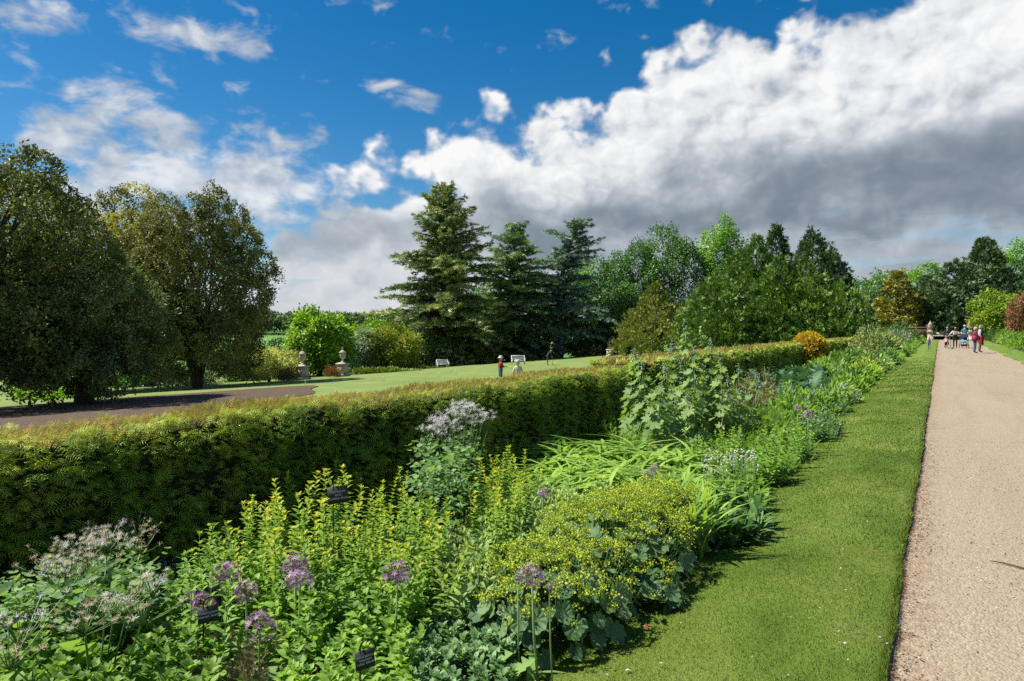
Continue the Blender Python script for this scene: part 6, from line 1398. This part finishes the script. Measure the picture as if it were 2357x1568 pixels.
def hat(root, J, kind, mat, band=None):
    c = J['hc'] + np.array([0, -.005, .045])
    g = G()
    if kind == 'brim': g.lathe([(.185, .0), (.19, .012), (.115, .03), (.108, .075), (.095, .115), (.04, .13)], 20, c)
    elif kind == 'cap':
        g.lathe([(.102, .0), (.106, .03), (.092, .075), (.04, .102), (.01, .105)], 18, c); g.raw(np.array([[-.07, .08, .005], [.07, .08, .005], [.055, .18, -.012], [-.055, .18, -.012], [-.07, .08, .018], [.07, .08, .018], [.055, .18, .0], [-.055, .18, .0]]) + c, [[3, 2, 1, 0], [4, 5, 6, 7], [0, 1, 5, 4], [1, 2, 6, 5], [2, 3, 7, 6], [3, 0, 4, 7]])
    elif kind == 'flat':
        g.lathe([(.105, .0), (.122, .03), (.115, .06), (.05, .08), (.01, .082)], 18, c + np.array([0, .02, 0])); g.raw(np.array([[-.07, .10, .0], [.07, .10, .0], [.05, .175, -.01], [-.05, .175, -.01], [-.07, .10, .014], [.07, .10, .014], [.05, .175, .004], [-.05, .175, .004]]) + c, [[3, 2, 1, 0], [4, 5, 6, 7], [0, 1, 5, 4], [1, 2, 6, 5], [2, 3, 7, 6], [3, 0, 4, 7]])
    o = g.obj('hat', mat, root, smooth=True)
    if band: g = G(); g.lathe([(.118, .028), (.116, .055)], 18, c); g.obj('hat_band', band, o)
def lathe_part(root, name, mat, prof, c=(0, 0, 0), sides=16, sq=(1, 1)):
    g = G(); g.lathe(prof, sides, (0, 0, 0)); g.V[0] = g.V[0] * np.array([sq[0], sq[1], 1]) + np.asarray(c, float); return g.obj(name, mat, root, smooth=True)
def feet(px, py, z=0.012): q = at_z(px, py, z); return (q[0], q[1], z)
TOCAM = 180.0
navy, jeans, black, white = cmat('navy', (.018, .022, .045)), cmat('jeans', (.045, .075, .14)), cmat('black', (.015, .014, .017)), cmat('white', (.66, .65, .62))
grey_p, teal, magenta, pinkc = cmat('grey_print', (.24, .22, .22), .9), cmat('teal', (.030, .17, .20)), cmat('magenta', (.26, .018, .075)), cmat('pink', (.62, .36, .36))
blond, redhair, greyhair, brownhair = cmat('hair_blond', (.52, .36, .17)), cmat('hair_auburn', (.36, .16, .06)), cmat('hair_grey', (.42, .40, .37)), cmat('hair_brown', (.09, .055, .03))
red, shirtred, royal, cream, hatm, straw, lblue = cmat('red', (.45, .02, .022)), cmat('dark_red', (.22, .02, .035)), cmat('royal_blue', (.02, .07, .34)), cmat('cream', (.60, .54, .46)), cmat('sun_hat', (.60, .55, .46)), cmat('straw', (.55, .38, .17)), cmat('light_blue', (.30, .42, .62))
charcoal, lgrey, plum, tan = cmat('charcoal', (.055, .06, .062)), cmat('pale_grey', (.42, .46, .48)), cmat('plum', (.06, .03, .09)), cmat('tan', (.45, .36, .24))
walk = dict(kl=(-.10, .10, .50), al=(-.10, .13, .09), tl=(-.11, .30, .05), kr=(.10, .03, .48), ar=(.10, -.20, .12), tr=(.11, -.06, .035))
# the boy running on the verge
q = at_z(2139, 806, .04)
p, J = person('toddler boy in striped top and blue shorts running on the verge', (q[0], q[1], .045), .95, R(172), dict(top=red, legs=royal, shoes=navy, uarm=white, farm=SKIN, shin=SKIN), dict(sl=(-.16, 0, 1.33), sr=(.16, 0, 1.33), el=(-.27, .05, 1.17), wl=(-.27, .22, 1.12), er=(.27, -.08, 1.17), wr=(.29, .08, 1.05), kl=(-.08, .20, .56), al=(-.08, .10, .20), tl=(-.09, .24, .12), **{k: walk[k] for k in ('kr', 'ar', 'tr')}), child=True)
shell(p, J, 'hair', blond, .118, .135, .135, .01, -.06, .45)
lathe_part(p, 'chest_stripe', white, [(.150, 1.26), (.155, 1.33)], sq=(1.1, .86)); lathe_part(p, 'collar_yoke', navy, [(.162, 1.332), (.15, 1.39), (.085, 1.43)], sq=(1.1, .86))
# girl and scooter
b = feet(2177.5, 804); p, J = person('toddler girl in pink jacket and navy leggings on the gravel', b, .97, R(178), dict(top=pinkc, legs=navy, shoes=white), dict(sl=(-.16, 0, 1.33), sr=(.16, 0, 1.33), el=(-.26, .0, 1.12), wl=(-.30, .06, .93), er=(.28, .02, 1.10), wr=(.36, .10, 1.02), **{k: walk[k] for k in ('kl', 'al', 'tl')}), child=True)
shell(p, J, 'hair', blond, .122, .138, .140, .01, -.10, .45); lathe_part(p, 'jacket_hem', pinkc, [(.19, .86), (.175, 1.0), (.165, 1.2)], sq=(1, .82))
b = feet(2190.5, 803.2); root = empty('scooter', b, R(160), 'small red scooter held between the girl and the woman', 'scooter')
g = G(); g.box((0, .0, .065), (.11, .46, .02)); g.obj('deck', red, root); g = G(); g.tube([(0, .22, .07), (0, .20, .40), (0, .17, .66)], .016, 6); g.obj('steering_column', black, root); g = G(); g.tube([(-.15, .17, .66), (.15, .17, .66)], .016, 6); g.obj('handlebar', cmat('cyan', (.10, .35, .45)), root)
for x, y in ((-.10, .24), (.10, .24), (0, -.24)): g = G(); a = np.linspace(0, 2 * PI, 13); g.tube([(x, y + .05 * math.cos(t), .055 + .05 * math.sin(t)) for t in a], .014, 6); g.tube([(x - .012, y, .055), (x + .012, y, .055)], .03, 8); g.obj('wheel', black, root)
# woman in sunglasses
b = feet(2198.5, 802); p, J = person('woman in sunglasses and grey printed top leading the scooter', b, 1.60, R(178), dict(top=grey_p, legs=black, shoes=charcoal, uarm=white, farm=SKIN), dict(er=(.34, .08, 1.18), wr=(.50, .16, .98), el=(-.25, .04, 1.16), wl=(-.10, .18, 1.18)), 1.22)
shell(p, J, 'hair', redhair, .112, .125, .165, -.045, -.19, .35); g = G(); [g.box(J['hc'] + np.array([s * .035, .098, .012]), (.055, .012, .038)) for s in (-1, 1)]; g.obj('sunglasses', black, p); g = G(); g.tube([(-.12, .12, 1.42), (.02, .17, 1.22), (.16, .10, 1.02)], .014, 5); g.obj('bag_strap', tan, p)
# woman in navy behind
b = feet(2180, 795.5); p, J = person('woman in dark navy cardigan walking behind the girl', b, 1.60, R(176), dict(top=navy, legs=plum, shoes=black), dict(er=(.27, .06, 1.16), wr=(.34, .18, 1.0), el=(-.25, .0, 1.15), wl=(-.06, .17, 1.12)))
shell(p, J, 'hair', greyhair, .108, .12, .14, -.02, -.13, .35); lathe_part(p, 'cardigan_hem', navy, [(.20, .80), (.19, .95), (.175, 1.1)], sq=(1, .8))
# man and pushchair
b = feet(2220, 799); p, J = person('man in teal polo shirt and pink cap pushing a pushchair', b, 1.74, R(180), dict(top=teal, legs=tan, shoes=charcoal, farm=SKIN, shin=SKIN), dict(el=(-.24, .10, 1.14), wl=(-.18, .32, 1.06), er=(.24, .10, 1.14), wr=(.18, .32, 1.06)), 1.2)
hat(p, J, 'cap', cmat('faded_pink', (.55, .34, .33))); lathe_part(p, 'collar', white, [(.085, 1.43), (.075, 1.48)], sq=(1, 1))
b = feet(2219, 801.3); root = empty('pushchair', b, R(180), 'black three wheeled style pushchair with blue blanket', 'pushchair')
for x, y, r_1 in ((-.30, -.28, .15), (.30, -.28, .15), (-.14, .40, .10), (.14, .40, .10)):
    g = G(); a = np.linspace(0, 2 * PI, 17); g.tube([(x, y + r_1 * math.cos(t), r_1 + .01 + r_1 * math.sin(t)) for t in a], .022, 6); g.obj('tyre', black, w_ := g.obj('wheel', black, root)) if False else g.obj('wheel', black, root)
    g2 = G(); g2.tube([(x - .02, y, r_1 + .01), (x + .02, y, r_1 + .01)], r_1 * .55, 10); g2.obj('hub', lgrey, root.children[-1])
for s in (-1, 1):
    g = G(); g.tube([(s * .28, -.28, .16), (s * .27, -.05, .55), (s * .26, -.42, 1.05)], .018, 6); g.obj('frame_tube', charcoal, root); g = G(); g.tube([(s * .14, .40, .12), (s * .25, .05, .50), (s * .26, -.2, .78)], .018, 6); g.obj('frame_tube', charcoal, root)
g = G(); g.tube([(-.26, -.42, 1.05), (.26, -.42, 1.05)], .02, 6); g.obj('handle_bar', black, root)
g = G(); g.box((0, -.02, .46), (.42, .46, .07)); g.box((0, -.24, .68), (.42, .07, .46)); g.obj('seat', black, root); g = G(); g.box((0, .02, .22), (.44, .50, .14)); g.obj('basket', black, root)
a = np.linspace(-.2, 1.35, 8); P = np.array([[[x, -.26 + .36 * math.sin(t), .72 + .36 * math.cos(t)] for x in np.linspace(-.24, .24, 5)] for t in a]); g = G(); g.grid(P); g.obj('hood', navy, root, smooth=True)
P = np.array([[[x, -.10 + .38 * u, .62 - .18 * u + .05 * math.cos(x * 6) + .02 * math.sin(x * 22 + u * 9)] for x in np.linspace(-.25, .25, 9)] for u in np.linspace(0, 1, 7)]); g = G(); g.grid(P); g.obj('blanket', cmat('blanket_blue', (.10, .28, .38)), root, smooth=True)
# couple looking at the right border
b = feet(2243.5, 813); p, J = person('woman in magenta jacket and jeans carrying a red coat', b, 1.63, R(-78), dict(top=magenta, legs=jeans, shoes=black), dict(el=(-.22, .08, 1.14), wl=(-.08, .26, 1.10), er=(.23, .05, 1.14), wr=(.15, .25, 1.05), hc=(0, .04, 1.62), nose=(0, .13, 1.59)), 1.18)
shell(p, J, 'hair', blond, .112, .125, .15, -.02, -.14, .3); lathe_part(p, 'jacket_hem', magenta, [(.205, .80), (.20, .95), (.19, 1.15)], sq=(1, .85))
b2 = np.array(b); root = empty('carried_coat', (b2[0] + .32, b2[1] - .06, .62), R(10), 'crimson coat folded over the womans arm', 'coat'); P = np.array([[[.13 * math.cos(t) * (1 + .2 * math.sin(3 * t)), .10 * math.sin(t), .42 * (1 - u) - .12 * u * math.sin(2 * t)] for t in np.linspace(0, 2 * PI, 15)] for u in np.linspace(0, 1, 6)]); g = G(); g.grid(P); g.obj('coat_cloth', cmat('crimson', (.30, .012, .03)), root, smooth=True)
b = feet(2255, 811.5); p, J = person('man in flat cap and pale jacket looking into the border', b, 1.74, R(-82), dict(top=lgrey, legs=jeans, shoes=black), dict(el=(-.23, .02, 1.14), wl=(-.14, .2, 1.0), hc=(0, .05, 1.615), nose=(0, .14, 1.575)), 1.12)
shell(p, J, 'hair', greyhair, .102, .115, .12, -.005, -.06, .25); hat(p, J, 'flat', cmat('cap_tweed', (.30, .27, .21))); lathe_part(p, 'striped_jumper', navy, [(.15, 1.0), (.155, 1.3), (.10, 1.42)], (0, .045, 0), sq=(1, .72))
# croquet people
def lawn_at(px, d): q = at_depth(px, 784, d); return np.array([q[0], q[1], float(ground_z(q[0], q[1]))])
def lawn_person(px, top, dep, rz, *a, **k): b = at_depth(px, top, dep); gz = float(ground_z(b[0], b[1])) - .06; return person(a[0], (b[0], b[1], gz), b[2] - gz - .08, rz, *a[1:], **k)
p, J = lawn_person(1152, 818, 39, R(-35), 'man in dark red sweater with folded arms and white sun hat', dict(top=shirtred, legs=cmat('slate_blue', (.10, .13, .18)), shoes=black), dict(el=(-.25, .08, 1.16), wl=(.08, .20, 1.18), er=(.25, .08, 1.16), wr=(-.08, .22, 1.22)), fat=1.15); shell(p, J, 'hair', greyhair, .10, .112, .115, 0, -.07, .2); hat(p, J, 'brim', hatm)
p, J = lawn_person(1192, 827, 35, R(30), 'man in cream shirt and sun hat seen from behind', dict(top=cream, legs=tan, shoes=black, farm=SKIN), fat=1.15); shell(p, J, 'hair', greyhair, .10, .112, .115, 0, -.07, .2); hat(p, J, 'brim', hatm, charcoal)
p, J = lawn_person(1403, 815, 43, R(20), 'man in blue waistcoat and straw hat seen from behind', dict(top=lblue, legs=navy, shoes=black, uarm=white, farm=white), fat=1.15); shell(p, J, 'hair', greyhair, .10, .112, .115, 0, -.07, .2); hat(p, J, 'brim', straw, black)
q = on_ground(1260, 839.3); p, J = person('croquet player bending over his mallet by a hoop', (q[0], q[1], q[2] - .06), 1.74, R(-60), dict(top=charcoal, legs=jeans, shoes=black), dict(belly=(0, .05, 1.06), chest=(0, .16, 1.23), neck=(0, .29, 1.36), hb=(0, .34, 1.40), hc=(0, .39, 1.46), ht=(0, .41, 1.54), nose=(0, .48, 1.41), sl=(-.17, .22, 1.31), sr=(.17, .22, 1.31), el=(-.20, .32, 1.08), wl=(-.03, .42, .92), er=(.20, .32, 1.08), wr=(.03, .42, .84)))
hat(p, J, 'cap', navy)
root = empty('croquet_mallet', (q[0], q[1], q[2] - .06), R(-60), 'pale wooden croquet mallet held by the bending player', 'mallet'); g = G(); g.tube([(0, .42, .98), (0, .52, .06)], .014, 6); g.obj('shaft', tan, root); g = G(); g.tube([(0, .38, .05), (0, .66, .05)], .035, 10); g.obj('mallet_head', straw, root)
q = lawn_at(1367, 103); p, J = person('man in navy top and shorts strolling by the statue', (q[0], q[1], q[2] - .06), 1.76, R(205), dict(top=navy, legs=navy, shoes=black, farm=SKIN, shin=SKIN), walk); shell(p, J, 'hair', greyhair, .10, .112, .115, 0, -.07, .4)
q = lawn_at(1380.5, 104); p, J = person('woman in black vest and dark shorts strolling by the statue', (q[0], q[1], q[2] - .06), 1.66, R(205), dict(top=black, legs=navy, shoes=black, uarm=SKIN, farm=SKIN, shin=SKIN), walk); shell(p, J, 'hair', blond, .108, .118, .14, -.02, -.13, .35)
# statue figure
q = lawn_at(1404, 98); dep = float(np.dot(q - np.array([0, 0, EYE]), FW)); k_ = dep / FPX
root = empty('bronze_statue', (q[0], q[1], q[2] - .06), R(YAW), 'dark bronze figure with raised arm and hound on a buff stone pedestal', 'statue'); PH = 16.0 * k_; stone_ped(root, PH)
BRONZE = plain_mat('bronze', (.055, .062, .066), (.025, .03, .034), .42, 8, .3, 12, .7)
fig, J = person('x', (0, 0, PH), 24.5 * k_, R(150), dict(top=BRONZE, legs=BRONZE, shoes=BRONZE, uarm=BRONZE, farm=BRONZE), dict(er=(.30, .0, 1.62), wr=(.12, .02, 1.80), el=(-.30, -.02, 1.20), wl=(-.26, .16, 1.02), kl=(-.16, .16, .52), al=(-.18, .06, .10), tl=(-.2, .22, .05)))
for k2 in ('label', 'category'): del fig[k2]
fig.name = 'figure'; fig.parent = root
lathe_part(fig, 'tunic', BRONZE, [(.24, .66), (.20, .85), (.165, 1.0), (.17, 1.2)], sq=(1, .8)); shell(fig, J, 'hair', BRONZE, .10, .115, .12, .01, -.05, .4)
g = G(); g.tube([(.30, -.05, 0), (.31, -.02, .35), (.34, .05, .62), (.36, .20, .72), (.36, .34, .70)], [.05, .10, .11, .07, .03], 8); g.tube([(.38, .12, 0), (.37, .10, .4)], .04, 6); g.obj('hound', BRONZE, fig, smooth=True)
BODIES[-1][2]['skin'] = BRONZE
for ch in fig.children:
    if ch.type == 'MESH' and ch.name.split('.')[0] in ('eye', 'mouth', 'ear'): ch.data.materials.clear(); ch.data.materials.append(BRONZE)
# turn the posed skeletons into body meshes with clothing zones
def finish_bodies():
    bpy.context.view_layer.update(); dg = bpy.context.evaluated_depsgraph_get()
    for o, zone, m in BODIES:
        me = bpy.data.meshes.new_from_object(o.evaluated_get(dg)); A = np.array([z[0] for z in zone]); B = np.array([z[1] for z in zone]); keys = list(dict.fromkeys(m.values())); me.materials.clear()
        for k in keys: me.materials.append(k)
        n = len(me.polygons); c = np.zeros(n * 3); me.polygons.foreach_get('center', c); c = c.reshape(-1, 3); ab = B - A; L2 = np.maximum(np.sum(ab * ab, 1), 1e-9)
        t = np.clip(np.einsum('nkd,kd->nk', c[:, None] - A[None], ab) / L2, 0, 1); d = np.linalg.norm(c[:, None] - (A[None] + t[..., None] * ab[None]), axis=2); best = d.argmin(1)
        me.polygons.foreach_set('material_index', np.array([keys.index(m[zone[b][2]]) for b in best], np.int32)); me.polygons.foreach_set('use_smooth', np.ones(n, bool))
        for md in list(o.modifiers): o.modifiers.remove(md)
        o.data = me
finish_bodies()
